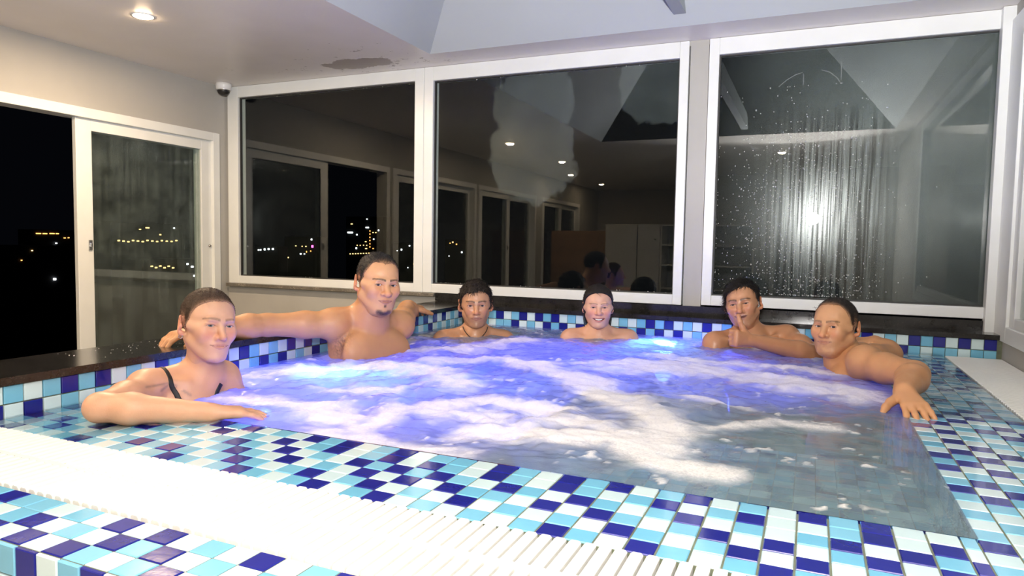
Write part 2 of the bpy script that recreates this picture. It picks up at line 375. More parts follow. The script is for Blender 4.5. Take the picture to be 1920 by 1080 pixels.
def side_window(name, y0, y1, z0, z1, sashes, label, glass='glass_haze'):
    r = empty(name, (XW - .06, (y0 + y1) / 2, z0)); struct(r, label, 'window')
    a, b = XW - .11, XW + .012; t = .058
    bx('stile', (a, y0, z0), (b, y0 + t, z1), M['frame'], r, .003); bx('stile', (a, y1 - t, z0), (b, y1, z1), M['frame'], r, .003)
    bx('rail', (a, y0 + t, z0), (b, y1 - t, z0 + t), M['frame'], r, .003); bx('rail', (a, y0 + t, z1 - t), (b, y1 - t, z1), M['frame'], r, .003)
    for k, (s0, s1, dep, gl) in enumerate(sashes):
        x0, x1 = XW - dep - .016, XW - dep + .016; zb, zt = z0 + t, z1 - t
        sd = .098 if dep < .05 else .05
        sa = bx('sash', (x0, s0, zb), (x1, s0 + sd, zt), M['frame'], r, .003)
        bx('sash', (x0, s1 - .085, zb), (x1, s1, zt), M['frame'], r, .003)
        bx('sash', (x0, s0 + sd, zb), (x1, s1 - .085, zb + .08), M['frame'], r, .003)
        bx('sash', (x0, s0 + sd, zt - .07), (x1, s1 - .085, zt), M['frame'], r, .003)
        gy0, gy1, gz0, gz1 = s0 + sd, s1 - .085, zb + .08, zt - .07
        p = MB().box((-.0025, -(gy1 - gy0) / 2, -(gz1 - gz0) / 2), (.0025, (gy1 - gy0) / 2, (gz1 - gz0) / 2)).build('pane', M[gl], r)
        p.location = Vector((XW - dep, (gy0 + gy1) / 2, (gz0 + gz1) / 2)) - r.location
        if dep < .05:
            h = MB().box((0, -.011, -.03), (.008, .011, .03)).box((.008, -.005, -.012), (.02, .005, .012)).build('latch', M['chrome'], r, None, .002)
            h.location = Vector((x1, s0 + .075, .43)) - r.location
            h = MB().lathe([(.011, 0), (.011, .006), (.006, .012)], 12).build('latch', M['chrome'], r); h.rotation_euler = (0, math.pi / 2, 0)
            h.location = Vector((x1, s1 - .02, .43)) - r.location
    return r
side_window('window_4', .42, 2.415, -.55, 1.24, [(1.368, 2.357, .03, 'glass_haze'), (1.40, 2.357, .075, 'glass')], 'left sliding window slid half open onto the dark city')
side_window('window_5', -1.55, .36, -.55, 1.24, [(-.60, .302, .03, 'glass_haze'), (-1.49, -.52, .075, 'glass')], 'second sliding window in the left wall')
side_window('window_6', -3.62, -1.62, -.55, 1.24, [(-2.66, -1.68, .03, 'glass'), (-3.56, -2.56, .075, 'glass')], 'third sliding window in the left wall')
side_window('window_7', -5.8, -3.9, -.55, 1.24, [(-4.86, -3.96, .03, 'glass'), (-5.74, -4.76, .075, 'glass')], 'farthest sliding window in the left wall')
# right wall window
r8 = empty('window_8', (XR, 1.1, .085)); struct(r8, 'tall white framed window in the right wall beside the grate', 'window')
bx('stile', (XR - .014, 2.24, .085), (XR + .08, 2.44, 1.52), M['frame'], r8, .003)
bx('stile', (XR - .014, -.2, .085), (XR + .08, -.1, 1.52), M['frame'], r8, .003)
bx('rail', (XR - .014, -.1, .085), (XR + .08, 2.24, .155), M['frame'], r8, .003)
bx('rail', (XR - .014, -.1, 1.45), (XR + .08, 2.24, 1.52), M['frame'], r8, .003)
bx('inner_stile', (XR - .002, 2.16, .155), (XR + .03, 2.24, 1.45), M['frame'], r8, .003)
bx('inner_rail', (XR - .002, -.1, .155), (XR + .03, 2.16, .20), M['frame'], r8, .003)
p8 = MB().box((-.0025, -1.13, -.625), (.0025, 1.13, .625)).build('pane', M['glass_haze'], r8); p8.location = Vector((XR + .02, 1.03, .825)) - r8.location
struct(bx('trim_1', (XR - .05, 2.44, .088), (XR + .02, YW, 1.584), M['frame'], None, .003), 'white corner post between the back and right windows', 'trim')
struct(bx('trim_2', (-2.05, 2.452, .137), (-.29, YW, .159), M['sill'], None, .002), 'speckled granite sill under the left back window', 'sill')

# ------------------------------------------------------------------ pool shell
L_, B_ = 2.175, 2.33
def block(name, boxes, mat, label, cat, bevel=0):
    m = MB(); lo = [min(b[0][i] for b in boxes) for i in range(3)]; hi = [max(b[1][i] for b in boxes) for i in range(3)]
    c = Vector(((lo[0] + hi[0]) / 2, (lo[1] + hi[1]) / 2, lo[2]))
    for a, b in boxes: m.box([a[i] - c[i] for i in range(3)], [b[i] - c[i] for i in range(3)])
    o = m.build(name, mat, None, c, bevel); return struct(o, label, cat)
G = -.0022
basin = block('pool_basin', [((0, 0, -1.02), (L_, B_, -.95)), ((0, 0, -.95), (.34, B_, -.60)), ((.34, B_ - .36, -.95), (L_, B_, -.60)), ((1.86, .95, -.95), (L_, B_ - .36, -.60)), ((1.20, .0, -.95), (L_, .85, -.13))], M['basin'], 'mosaic lined pool basin with a seat ledge under the water', 'pool')
def liner(name, a, b): return MB().box(a, b).build(name, M['basin'], None)
for nm, a, b in (('pool_basin_side', (-.02, 0, -1.0), (-.0065, B_, -.05)), ('pool_basin_side', (L_, 0, -1.0), (L_ + .012, B_, -.008)), ('pool_basin_side', (0, -.012, -1.0), (L_, 0, -.008)), ('pool_basin_side', (0, B_ + .0065, -1.0), (L_, B_ + .02, -.05))):
    o = liner('basin_side', a, b); o.parent = basin; o.location = -basin.location
cf = block('pool_coping_front', [((0, -.30, ZF), (2.475, -.012, G))], M['grout'], 'checkered tiled front rim of the pool', 'pool rim')
cr_ = block('pool_coping_right', [((L_ + .012, -.012, ZF), (2.475, B_, G))], M['grout'], 'checkered tiled right rim of the pool, washed by water', 'pool rim')
wpl = block('wall_pool_left', [((-.25, -.72, ZF), (-.0062, YW, .088))], M['grout'], 'low tiled parapet along the left side of the pool', 'parapet')
wpb = block('wall_pool_back', [((-.0062, B_ + .0062, ZF), (XR, YW, .088))], M['grout'], 'low tiled parapet along the back of the pool', 'parapet')
stp = block('pool_step', [((0, -.689, ZF), (XR, -.545, G))], M['grout'], 'tiled outer kerb in front of the overflow grate', 'kerb')
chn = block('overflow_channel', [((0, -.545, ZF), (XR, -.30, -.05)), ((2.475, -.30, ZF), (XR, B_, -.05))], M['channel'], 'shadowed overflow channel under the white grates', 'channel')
g1 = block('trim_3', [((-.275, -.76, .088), (.010, B_ - .012, .110)), ((-.275, B_ - .012, .088), (-.0, YW, .110))], M['granite'], 'polished black granite ledge on the left parapet', 'ledge', 0)
g2 = block('trim_4', [((.0, B_ - .012, .088), (XR - .0, YW, .110)), ((-.29, YW - .026, .110), (XR - .05, YW - .0, .158))], M['granite'], 'polished black granite ledge under the back windows', 'ledge', 0)

def tile_mesh(w, h, mat):
    t = .0065; e = .0014; a, b = w / 2, h / 2
    v = [(-a, -b, -t), (a, -b, -t), (a, b, -t), (-a, b, -t), (-a, -b, -e), (a, -b, -e), (a, b, -e), (-a, b, -e), (-a + e, -b + e, 0), (a - e, -b + e, 0), (a - e, b - e, 0), (-a + e, b - e, 0)]
    f = []
    for s in (0, 4):
        for k in range(4): f.append((s + k, s + (k + 1) % 4, s + 4 + (k + 1) % 4, s + 4 + k))
    f.append((8, 9, 10, 11))
    me = bpy.data.meshes.new('tile'); me.from_pydata(v, [], f); me.materials.append(M[mat]); return me
_tm = {}
def tile(c, parent, pos, w=.0468, h=.0468, rot=None):
    k = (c, round(w, 4), round(h, 4))
    if k not in _tm: _tm[k] = tile_mesh(w, h, c)
    o = bpy.data.objects.new('tile', _tm[k]); COL.objects.link(o); o.parent = parent
    o.location = Vector(pos) - parent.location
    j = .006
    base = rot if rot else (0, 0, 0)
    o.rotation_euler = (base[0] + rt.uniform(-j, j), base[1] + rt.uniform(-j, j), base[2])
    return o
CC = {'n': 'navy', 'c': 'cyan', 'p': 'pale'}
rt = random.Random(11)
def pattern(rows, cols, fixed=None):
    g = [[None] * cols for _ in range(rows)]
    for (i, j), c in (fixed or {}).items():
        if 0 <= i < rows and 0 <= j < cols: g[i][j] = c
    for i in range(rows):
        for j in range(cols):
            if g[i][j]: continue
            w = {'n': .62, 'c': 1.0, 'p': 1.0}
            for a, b in ((i, j - 1), (i - 1, j), (i, j + 1), (i + 1, j)):
                if 0 <= a < rows and 0 <= b < cols and g[a][b]: w[g[a][b]] *= .03
            g[i][j] = rt.choices(list(w), list(w.values()))[0]
    return g
# front rim: row 0 touches the water
fx = {}
for k, c in enumerate('pncnpcnpccpncpncnpcnpcpncnppc'): fx[(0, 15 + k)] = c
for k, c in enumerate('pnpcnpcnpncpncpncpcnpcnppcnp'): fx[(1, 14 + k)] = c
g = pattern(6, 50, fx)
for i in range(6):
    for j in range(50):
        y = -.025 - .05 * i
        if j < 43: x, w = .025 + .05 * j, .0468
        elif j == 43: x, w = 2.1625, .0225
        else: x, w = 2.175 + .025 + .05 * (j - 44), .0468
        tile(CC[g[i][j]], cf, (x, y, 0), w)
g = pattern(47, 6)
for i in range(47):
    y0_, y1_ = .05 * i, min(.05 * i + .05, B_)
    for j in range(6): tile(CC[g[i][j]], cr_, (2.2 + .05 * j, (y0_ + y1_) / 2, 0), .0468, y1_ - y0_ - .0025)
g = pattern(3, 54)
for i in range(3):
    for j in range(54): tile(CC[g[i][j]], stp, (.025 + .05 * j, -.569 - .048 * i, 0), .0468, .0455)
g = pattern(3, 54)
for i in range(3):
    for j in range(54): tile(CC[g[i][j]], stp, (.025 + .05 * j, -.6955, -.026 - .05 * i), .0468, .0468, (math.pi / 2, 0, 0))
# left parapet, seen from the pool: top row full, lower row dips into the water
fx = {}
for k, c in enumerate('cpcncnpcpnc'): fx[(0, 9 + k)] = c
for k, c in enumerate('pncpcpnpncn'): fx[(0, 24 + k)] = c
for k, c in enumerate('pnpcpccnpcp'): fx[(1, 9 + k)] = c
for k, c in enumerate('npcncnpcpnc'): fx[(1, 24 + k)] = c
g = pattern(2, 61, fx)
for i in range(2):
    for j in range(61):
        y = -.2488 + .05 * (j - 9) + .025
        if y > B_ - .01: continue
        tile(CC[g[i][j]], wpl, (0, y, .0620 if i == 0 else .012), .0468, .0468, (math.pi / 2, 0, math.pi / 2))
fx = {}
for k, c in enumerate('cnpcnpncnpcp'): fx[(0, 3 + k)] = c
for k, c in enumerate('pccnpcpncnpn'): fx[(1, 3 + k)] = c
for k, c in enumerate('cpncnpnpnc'): fx[(0, 45 + k)] = c
for k, c in enumerate('pncpccpccp'): fx[(1, 45 + k)] = c
g = pattern(2, 55, fx)
for i in range(2):
    for j in range(55):
        x = .158 + .04946 * (j - 3) + .0247
        if x > XR - .01 or x < .01: continue
        tile(CC[g[i][j]], wpb, (x, B_, .0620 if i == 0 else .012), .047, .0468, (math.pi / 2, 0, 0))

# droplets on the left ledge
def ledge_beads():
    rd = random.Random(21); m = MB()
    for i in range(90):
        x, y = rd.uniform(-.25, -.06), min(.9, max(.05, rd.gauss(.36, .16))); r = rd.uniform(.0006, .0019); b = len(m.v)
        m.v += [(x + r * math.cos(a), y + r * math.sin(a), .1102) for a in (0, 1.05, 2.1, 3.14, 4.19, 5.24)] + [(x + .5 * r * math.cos(a), y + .5 * r * math.sin(a), .1102 + r * .6) for a in (0, 1.05, 2.1, 3.14, 4.19, 5.24)]
        m.f += [(b + k, b + (k + 1) % 6, b + 6 + (k + 1) % 6, b + 6 + k) for k in range(6)]; m.f.append(tuple(b + 6 + k for k in range(6)))
    o = m.build('water_droplets', M['bead'], g1, -g1.location, smooth=True); tag(o, kind='stuff')
ledge_beads()
# overflow grates: every slat is a piece
def slat_mesh(length, axis, w=.0100):
    hl = length / 2; e = .004
    prof = [(-w, -.022), (w, -.022), (w, -.003), (w * .62, .0), (-w * .62, .0), (-w, -.003)]
    m = MB(); n = len(prof)
    for s, k in ((-hl, .9), (-hl + e, 1), (hl - e, 1), (hl, .9)):
        for a, z in prof: m.v.append((a * k, s, z - (0 if k == 1 else .0015)) if axis == 'y' else (s, a * k, z - (0 if k == 1 else .0015)))
    for i in range(3):
        for k in range(n):
            q_ = (i * n + k, i * n + (k + 1) % n, (i + 1) * n + (k + 1) % n, (i + 1) * n + k); m.f.append(q_ if axis == 'x' else q_[::-1])
    m.f.append(tuple(range(n)) if axis == 'y' else tuple(reversed(range(n)))); m.f.append(tuple(reversed(range(3 * n, 4 * n))) if axis == 'y' else tuple(range(3 * n, 4 * n)))
    me = m.mesh('slat'); me.materials.append(M['grate']); return me
gr1 = empty('overflow_grate', (1.35, -.4225, -.05)); tag(gr1, 'white slatted overflow grate running across the front of the pool', 'grate')
ms = slat_mesh(.112, 'y')
for j in range(107):
    for s in (-1, 1):
        o = bpy.data.objects.new('slat', ms); COL.objects.link(o); o.parent = gr1
        o.location = Vector((.014 + .025 * j + (.0 if s < 0 else .0125), -.4225 + s * .062, .005)) - gr1.location
bx('spine', (.0, -.4285, -.03), (2.69, -.4165, .0035), M['grate'], gr1)
bx('spine', (.0, -.535, -.05), (2.69, -.527, -.018), M['grate'], gr1); bx('spine', (.0, -.318, -.05), (2.69, -.31, -.018), M['grate'], gr1)
gr2 = empty('overflow_grate', (2.587, 1.0, -.05)); tag(gr2, 'white slatted overflow grate along the right wall', 'grate')
ms = slat_mesh(.218, 'x', .0115)
for j in range(104):
    o = bpy.data.objects.new('slat', ms); COL.objects.link(o); o.parent = gr2
    o.location = Vector((2.587, -.284 + .025 * j, .005)) - gr2.location
bx('spine', (2.53, -.29, -.05), (2.54, 2.32, -.018), M['grate'], gr2); bx('spine', (2.63, -.29, -.05), (2.64, 2.32, -.018), M['grate'], gr2)

LAMPS = [((.002, .66, -.20), 0, .85, 'blue underwater lamp in the left pool wall near the shaven-headed woman', True),
         ((1.20, 2.328, -.20), -math.pi / 2, .8, 'blue underwater lamp in the back pool wall behind the smiling woman', True),
         ((1.45, 2.328, -.34), -math.pi / 2, 4.2, 'added blue underwater lamp in the back pool wall behind the laughing man', False),  # this and the two below are added to spread the blue light wider
         ((.55, .002, -.34), math.pi / 2, 3.6, 'added blue underwater lamp in the front pool wall near the left corner', False),
         ((.002, .50, -.34), 0, 4.0, 'added lower blue underwater lamp in the left pool wall', False)]

# ------------------------------------------------------------------ noise in numpy
def vnoise2(x, y, seed=0):
    xi = np.floor(x).astype(np.int64); yi = np.floor(y).astype(np.int64); xf = x - xi; yf = y - yi
    def h(a, b):
        n = (a * 374761393 + b * 668265263 + seed * 982451653) & 0xFFFFFFFF
        n = ((n ^ (n >> 13)) * 1274126177) & 0xFFFFFFFF
        return ((n ^ (n >> 16)) & 0xFFFF) / 65535.0
    u = xf * xf * (3 - 2 * xf); v = yf * yf * (3 - 2 * yf)
    a = h(xi, yi) * (1 - u) + h(xi + 1, yi) * u; b = h(xi, yi + 1) * (1 - u) + h(xi + 1, yi + 1) * u
    return a * (1 - v) + b * v
def fbm2(x, y, o=4, seed=0, g=.5):
    s = 0; a = 1; t = 0
    for k in range(o): s = s + a * vnoise2(x * 2 ** k + 17.3 * k, y * 2 ** k - 9.1 * k, seed + k); t += a; a *= g
    return s / t
# ------------------------------------------------------------------ water
def seg_dist(X, Y, pts):
    d = np.full(X.shape, 9.0)
    for (ax, ay), (bx_, by) in zip(pts[:-1], pts[1:]):
        vx, vy = bx_ - ax, by - ay; t = np.clip(((X - ax) * vx + (Y - ay) * vy) / (vx * vx + vy * vy + 1e-9), 0, 1)
        d = np.minimum(d, np.hypot(X - ax - t * vx, Y - ay - t * vy))
    return d
STROKES = [(0.088, 1.0, [(1.009, 1.032), (1.288, 0.788), (1.489, 0.621), (1.569, 0.45), (1.558, 0.25), (1.448, 0.294), (1.351, 0.213), (1.156, 0.198)]), (0.072, 1.0, [(0.879, 0.112), (0.872, 0.299), (1.018, 0.478), (1.275, 0.51)]), (0.064, 0.95, [(1.47, 0.264), (1.576, 0.144), (1.717, 0.121)]), (0.128, 0.95, [(1.245, 1.138), (1.517, 1.263), (1.799, 1.217), (2.048, 1.157)]), (0.096, 0.85, [(1.358, 1.463), (1.684, 1.533), (1.956, 1.528)]), (0.08, 0.85, [(0.338, 0.197), (0.577, 0.201), (0.791, 0.139)]), (0.08, 0.9, [(0.574, 0.917), (0.843, 1.066), (1.073, 0.974)]), (0.104, 0.8, [(0.127, 0.501), (0.281, 0.779), (0.656, 0.78), (0.863, 0.634)]), (0.096, 0.75, [(0.334, 1.144), (0.538, 1.344), (0.712, 1.667)]), (0.08, 0.7, [(0.497, 0.392), (0.695, 0.454), (0.768, 0.66)]), (0.056, 0.7, [(1.66, 0.526), (1.826, 0.675), (1.973, 0.688)]), (0.04, 0.75, [(1.585, 0.826), (1.73, 0.799)]), (0.064, 0.7, [(1.681, 2.152), (1.961, 1.954)]), (0.072, 0.75, [(0.843, 0.049), (0.995, 0.012), (1.206, -0.009)]), (0.096, 0.8, [(1.028, 0.326), (1.204, 0.291), (1.354, 0.369)])]
def sstep(x, a, b): t = np.clip((x - a) / (b - a), 0, 1); return t * t * (3 - 2 * t)
def water():
    h = .0068; nx, ny = int(L_ / h), int(B_ / h)
    xs = np.linspace(.001, L_ + .003, nx); ys = np.linspace(-.003, B_ - .001, ny); X, Y = np.meshgrid(xs, ys, indexing='ij')
    # calm wedge at the near right corner
    calm = sstep(X * .9 - Y * .55, .95, 1.55) * sstep(1.15 - Y, .0, .45)
    turb = 1 - .86 * calm
    edge = np.minimum.reduce([sstep(X, 0, .10), sstep(L_ - X, -.02, .10), sstep(Y, 0, .10), sstep(B_ - Y, 0, .12)])
    wx = X + .16 * (fbm2(X * 3, Y * 3, 3, 5) - .5); wy = Y + .16 * (fbm2(X * 3 + 9, Y * 3, 3, 6) - .5)
    qx0, qy0 = wx + .03 * (fbm2(X * 9, Y * 9, 2, 8) - .5), wy + .03 * (fbm2(X * 9 + 4, Y * 9, 2, 9) - .5)
    swell = np.exp(-((X - 1.0) ** 2 / .55 + (Y - 1.25) ** 2 / .55)) * .030
    rid = 1 - np.abs(2 * fbm2(wx * 5.2, wy * 6.5, 4, 1) - 1)
    Z = swell * turb + turb * edge * (.020 * (rid - .72) + .024 * (fbm2(wx * 9, wy * 12, 5, 2, .58) - .5) + .007 * (fbm2(qx0 * 26, qy0 * 34, 3, 4, .6) - .5)) + .0045 * (fbm2(X * 16, Y * 16, 3, 3) - .5) * (.5 + edge)
    Z = Z * (.35 + .65 * edge)
    foam = np.zeros_like(X); sw = np.zeros_like(X)
    for w, s, pts in STROKES:
        d = seg_dist(wx, wy, pts); foam = np.maximum(foam, s * np.exp(-(d / w) ** 2))
    n1 = fbm2(wx * 7, wy * 9, 5, 21, .58); n2 = fbm2(wx * 24, wy * 30, 4, 31, .6)
    qx = wx + .05 * (fbm2(wx * 12, wy * 12, 3, 61) - .5); qy = wy + .05 * (fbm2(wx * 12 + 5, wy * 12, 3, 62) - .5)
    lace = 1 - np.abs(2 * fbm2(qx * 9, qy * 13, 5, 63, .62) - 1)
    n3 = fbm2(wx * 46, wy * 70, 3, 33, .6)
    foam = sstep(foam * .98 + .50 * (n1 - .5) * turb + .42 * (n2 - .5) + .75 * (lace - .80) * turb + .22 * (n3 - .5), .10, .98)
    corner = sstep(Y, 1.72, 1.98) * sstep(1.05 - X, 0, .35)
    foam *= 1 - .9 * corner
    flecks = sstep(fbm2(X * 30, Y * 30, 3, 41, .6), .70, .76) * sstep(fbm2(X * 6, Y * 6, 3, 43), .42, .62)
    foam = np.clip(np.maximum(foam, flecks * .8), 0, 1)
    milk = np.clip(turb * (.52 + .85 * fbm2(wx * 4, wy * 5, 4, 51)), 0, .99)
    milk *= (1 - .80 * calm) * (1 - .72 * corner)
    Z += foam * .004 * edge
    idx = np.arange(nx * ny).reshape(nx, ny)
    F = np.stack([idx[:-1, :-1], idx[1:, :-1], idx[1:, 1:], idx[:-1, 1:]], -1).reshape(-1, 4)
    V = np.stack([X, Y, Z + .001], -1).reshape(-1, 3); A = np.stack([foam.ravel(), milk.ravel()], -1)
    NF = len(F)
    # thin films that wash over the right rim and the near left corner
    def film(x0, x1, y0, y1, z, amp, seed):
        h2 = .012; a, b = max(3, int((x1 - x0) / h2)), max(3, int((y1 - y0) / h2))
        X2, Y2 = np.meshgrid(np.linspace(x0, x1, a), np.linspace(y0, y1, b), indexing='ij')
        e2 = np.minimum(sstep(x1 - X2, 0, .05), 1)
        Z2 = z + amp * (fbm2(X2 * 13, Y2 * 20, 3, seed) - .5) * e2
        i2 = np.arange(a * b).reshape(a, b)
        return np.stack([X2, Y2, Z2], -1).reshape(-1, 3), np.stack([i2[:-1, :-1], i2[1:, :-1], i2[1:, 1:], i2[:-1, 1:]], -1).reshape(-1, 4)
    for arg in ((L_ + .003, 2.472, .95, B_ - .001, .006, .009, 71), (.002, .36, -.298, -.003, .004, .003, 73)):
        v2, f2 = film(*arg); F = np.concatenate([F, f2 + len(V)]); V = np.concatenate([V, v2]); A = np.concatenate([A, np.zeros((len(v2), 2))])
    me = bpy.data.meshes.new('pool_water'); me.from_pydata(V.tolist(), [], F.tolist()); me.update()
    me.polygons.foreach_set('use_smooth', np.ones(len(me.polygons), bool))
    for k, nm in enumerate(('foam', 'milk')):
        at = me.attributes.new(nm, 'FLOAT', 'POINT'); at.data.foreach_set('value', A[:, k].astype(np.float32))
    t = NT('bubbling_pool_water'); o = t.coord()
    fo = t.n('ShaderNodeAttribute', attribute_name='foam').outputs['Fac']; mi = t.n('ShaderNodeAttribute', attribute_name='milk').outputs['Fac']
    fine = t.noise(o, 150, 3, .65); fine2 = t.noise(o, 48, 4, .6)
    nrm = t.bump(t.math('ADD', fine2, t.math('MULTIPLY', fine, .45)), .20, .007)
    f = t.math('ADD', fo, t.math('MULTIPLY', t.math('SUBTRACT', fine, .5), t.math('MULTIPLY', fo, 1.3)), True)
    face = t.n('ShaderNodeFresnel', {'IOR': 1.33, 'Normal': nrm}).outputs[0]
    clear = t.mixs(.48, t.n('ShaderNodeBsdfTransparent', {'Color': (.95, .99, .99)}).outputs[0], t.n('ShaderNodeBsdfRefraction', {'Color': (.88, .97, .97), 'IOR': 1.33, 'Roughness': .02, 'Normal': nrm}).outputs[0])
    clear = t.mixs(.27, clear, t.n('ShaderNodeBsdfDiffuse', {'Color': (.40, .58, .60), 'Normal': nrm}).outputs[0])  # even teal diffuse brightens the clear water in place of light below
    milky = t.mixs(.62, t.n('ShaderNodeBsdfDiffuse', {'Color': (.46, .49, .58), 'Normal': nrm}).outputs[0], t.n('ShaderNodeBsdfTranslucent', {'Color': (.90, .92, 1.0), 'Normal': nrm}).outputs[0])
    body = t.mixs(mi, clear, milky)
    surf = t.mixs(face, body, t.n('ShaderNodeBsdfGlossy', {'Color': (1, 1, 1), 'Roughness': .08, 'Normal': nrm}).outputs[0])
    fb = t.mixs(.20, t.n('ShaderNodeBsdfDiffuse', {'Color': (.98, .95, .90), 'Normal': nrm}).outputs[0], t.n('ShaderNodeBsdfTranslucent', {'Color': (.92, .92, .96)}).outputs[0])
    m = t.done(t.mixs(t.math('MULTIPLY', f, .95), surf, fb))
    tf = NT('thin_water_film'); of = tf.coord(); nf = tf.bump(tf.noise(of, 30, 3, .55), .15, .004)
    ff = tf.n('ShaderNodeFresnel', {'IOR': 1.33, 'Normal': nf}).outputs[0]
    mf = tf.done(tf.mixs(tf.math('MULTIPLY', ff, .6), tf.n('ShaderNodeBsdfTransparent', {'Color': (.93, .97, .98)}).outputs[0], tf.n('ShaderNodeBsdfGlossy', {'Color': (1, 1, 1), 'Roughness': .05, 'Normal': nf}).outputs[0]))
    o = link('pool_water', me, m); me.materials.append(mf)
    mi_ = np.zeros(len(F), np.int32); mi_[NF:] = 1; me.polygons.foreach_set('material_index', mi_); return tag(o, 'bubbling foamy pool water glowing blue from lamps below', 'water', None, 'stuff')
water()
# underwater lamps set in the basin walls, the deeper ones added for spread
def pool_lamp(loc, rz, e, label, beam, col=(.05, .07, 1.0)):
    r = empty('pool_lamp', loc, rz); tag(r, label, 'pool lamp', 'underwater lamps')
    a = MB().lathe([(.055, 0), (.055, .01), (.042, .016), (.040, .010)], 24, cap=False).build('ring', M['chrome'], r, smooth=True); a.rotation_euler = (0, math.pi / 2, 0)
    a = MB().lathe([(.041, .0), (.041, .009), (.03, .014), (.012, .017)], 24).build('lens', M['lamp_blue'], r, smooth=True); a.rotation_euler = (0, math.pi / 2, 0)
    l = lamp('lamp_light', 'AREA', (.03, 0, 0), e, col, .09, (0, -math.pi / 2 - .95, 0), r)
    l.data.spread = math.radians(150)
    if beam: l.data.spread = math.radians(62); l.rotation_euler = (0, -math.pi / 2 - .50, 0); l.data.color = (.12, .42, 1.0)
for loc, rz, e, lb, bm3 in LAMPS: pool_lamp(loc, rz, e, lb, bm3)
r = empty('pool_lamp', (.86, 1.28, -.95)); tag(r, 'added blue lamp on the pool floor lighting the water evenly from below', 'pool lamp', 'underwater lamps')  # added lamp, evens out the blue light under the surface
MB().lathe([(.085, 0), (.085, .012), (.066, .018), (.064, .012)], 24, cap=False).build('ring', M['chrome'], r, smooth=True)
MB().lathe([(.065, .0), (.065, .011), (.05, .016), (.02, .019)], 24).build('lens', M['lamp_blue'], r, smooth=True)
lamp('lamp_light', 'AREA', (0, 0, .04), 9, (.05, .07, 1.0), .14, (math.pi, 0, 0), r)

# ------------------------------------------------------------------ sculpting with signed distances
def V3(p): return np.array(p, dtype=np.float32)
class Vox:
    def __init__(s, lo, hi, h):
        s.lo = V3(lo); s.h = h; s.n = np.ceil((V3(hi) - s.lo) / h).astype(int) + 1
        s.d = np.full(s.n, .2, np.float32)
        s.ax = [s.lo[i] + h * np.arange(s.n[i], dtype=np.float32) for i in range(3)]
    def win(s, lo, hi, m):
        a = np.clip(np.floor((V3(lo) - m - s.lo) / s.h).astype(int), 0, s.n); b = np.clip(np.ceil((V3(hi) + m - s.lo) / s.h).astype(int) + 1, 0, s.n)
        if np.any(b <= a): return None
        sl = tuple(slice(a[i], b[i]) for i in range(3))
        return sl, (s.ax[0][sl[0]][:, None, None], s.ax[1][sl[1]][None, :, None], s.ax[2][sl[2]][None, None, :])
    def put(s, lo, hi, fn, k, mode='add'):
        w = s.win(lo, hi, k * 1.2 + 2 * s.h if mode == 'add' else k + s.h)
        if w is None: return
        sl, P = w; d = s.d[sl]; v = fn(*P)
        if mode == 'add':
            if k <= 0: s.d[sl] = np.minimum(d, v); return
            h = np.clip(.5 + .5 * (d - v) / k, 0, 1); s.d[sl] = d * (1 - h) + v * h - k * h * (1 - h)
        else:
            v = -v
            if k <= 0: s.d[sl] = np.maximum(d, v); return
            h = np.clip(.5 - .5 * (d - v) / k, 0, 1); s.d[sl] = d * (1 - h) + v * h + k * h * (1 - h)
    def ell(s, c, r, k=.02, R=None, mode='add'):
        c = V3(c); r = V3(r)
        if R is None:
            lo, hi = c - r, c + r
            def fn(x, y, z):
                x, y, z = x - c[0], y - c[1], z - c[2]
                k0 = np.sqrt((x / r[0]) ** 2 + (y / r[1]) ** 2 + (z / r[2]) ** 2); k1 = np.sqrt((x / r[0] ** 2) ** 2 + (y / r[1] ** 2) ** 2 + (z / r[2] ** 2) ** 2) + 1e-6
                return k0 * (k0 - 1) / k1
        else:
            R = np.array(R, np.float32); m = max(r); lo, hi = c - m, c + m
            def fn(x, y, z):
                x, y, z = x - c[0], y - c[1], z - c[2]
                a, b, e = (R[0, i] * x + R[1, i] * y + R[2, i] * z for i in range(3))
                k0 = np.sqrt((a / r[0]) ** 2 + (b / r[1]) ** 2 + (e / r[2]) ** 2); k1 = np.sqrt((a / r[0] ** 2) ** 2 + (b / r[1] ** 2) ** 2 + (e / r[2] ** 2) ** 2) + 1e-6
                return k0 * (k0 - 1) / k1
        s.put(lo, hi, fn, k, mode)
    def sph(s, c, r, k=.02, mode='add'): s.ell(c, (r, r, r), k, None, mode)
    def cap(s, a, b, ra, rb, k=.02, mode='add'):
        a, b = V3(a), V3(b); ab = b - a; L = float(ab @ ab) + 1e-9; m = max(ra, rb)
        def fn(x, y, z):
            x, y, z = x - a[0], y - a[1], z - a[2]
            t = np.clip((x * ab[0] + y * ab[1] + z * ab[2]) / L, 0, 1)
            return np.sqrt((x - t * ab[0]) ** 2 + (y - t * ab[1]) ** 2 + (z - t * ab[2]) ** 2) - (ra + (rb - ra) * t)
        s.put(np.minimum(a, b) - m, np.maximum(a, b) + m, fn, k, mode)
    def chain(s, pts, rs, k=.015, mode='add'):
        for i in range(len(pts) - 1): s.cap(pts[i], pts[i + 1], rs[i], rs[i + 1], k, mode)
    def mesh(s):
        g = openvdb.FloatGrid(.2); g.copyFromArray(s.d); p, q = g.convertToQuads(0.0)[:2] if isinstance(g.convertToQuads(0.0), tuple) else g.convertToQuads(0.0)
        p = np.asarray(p, np.float32); q = np.asarray(q)
        v = p * s.h + s.lo
        a, b, c, d = (v[q[:, i]] for i in range(4))
        vol = np.einsum('ij,ij->i', a, np.cross(b, c)).sum() + np.einsum('ij,ij->i', a, np.cross(c, d)).sum()
        if vol < 0: q = q[:, ::-1]
        return v, q
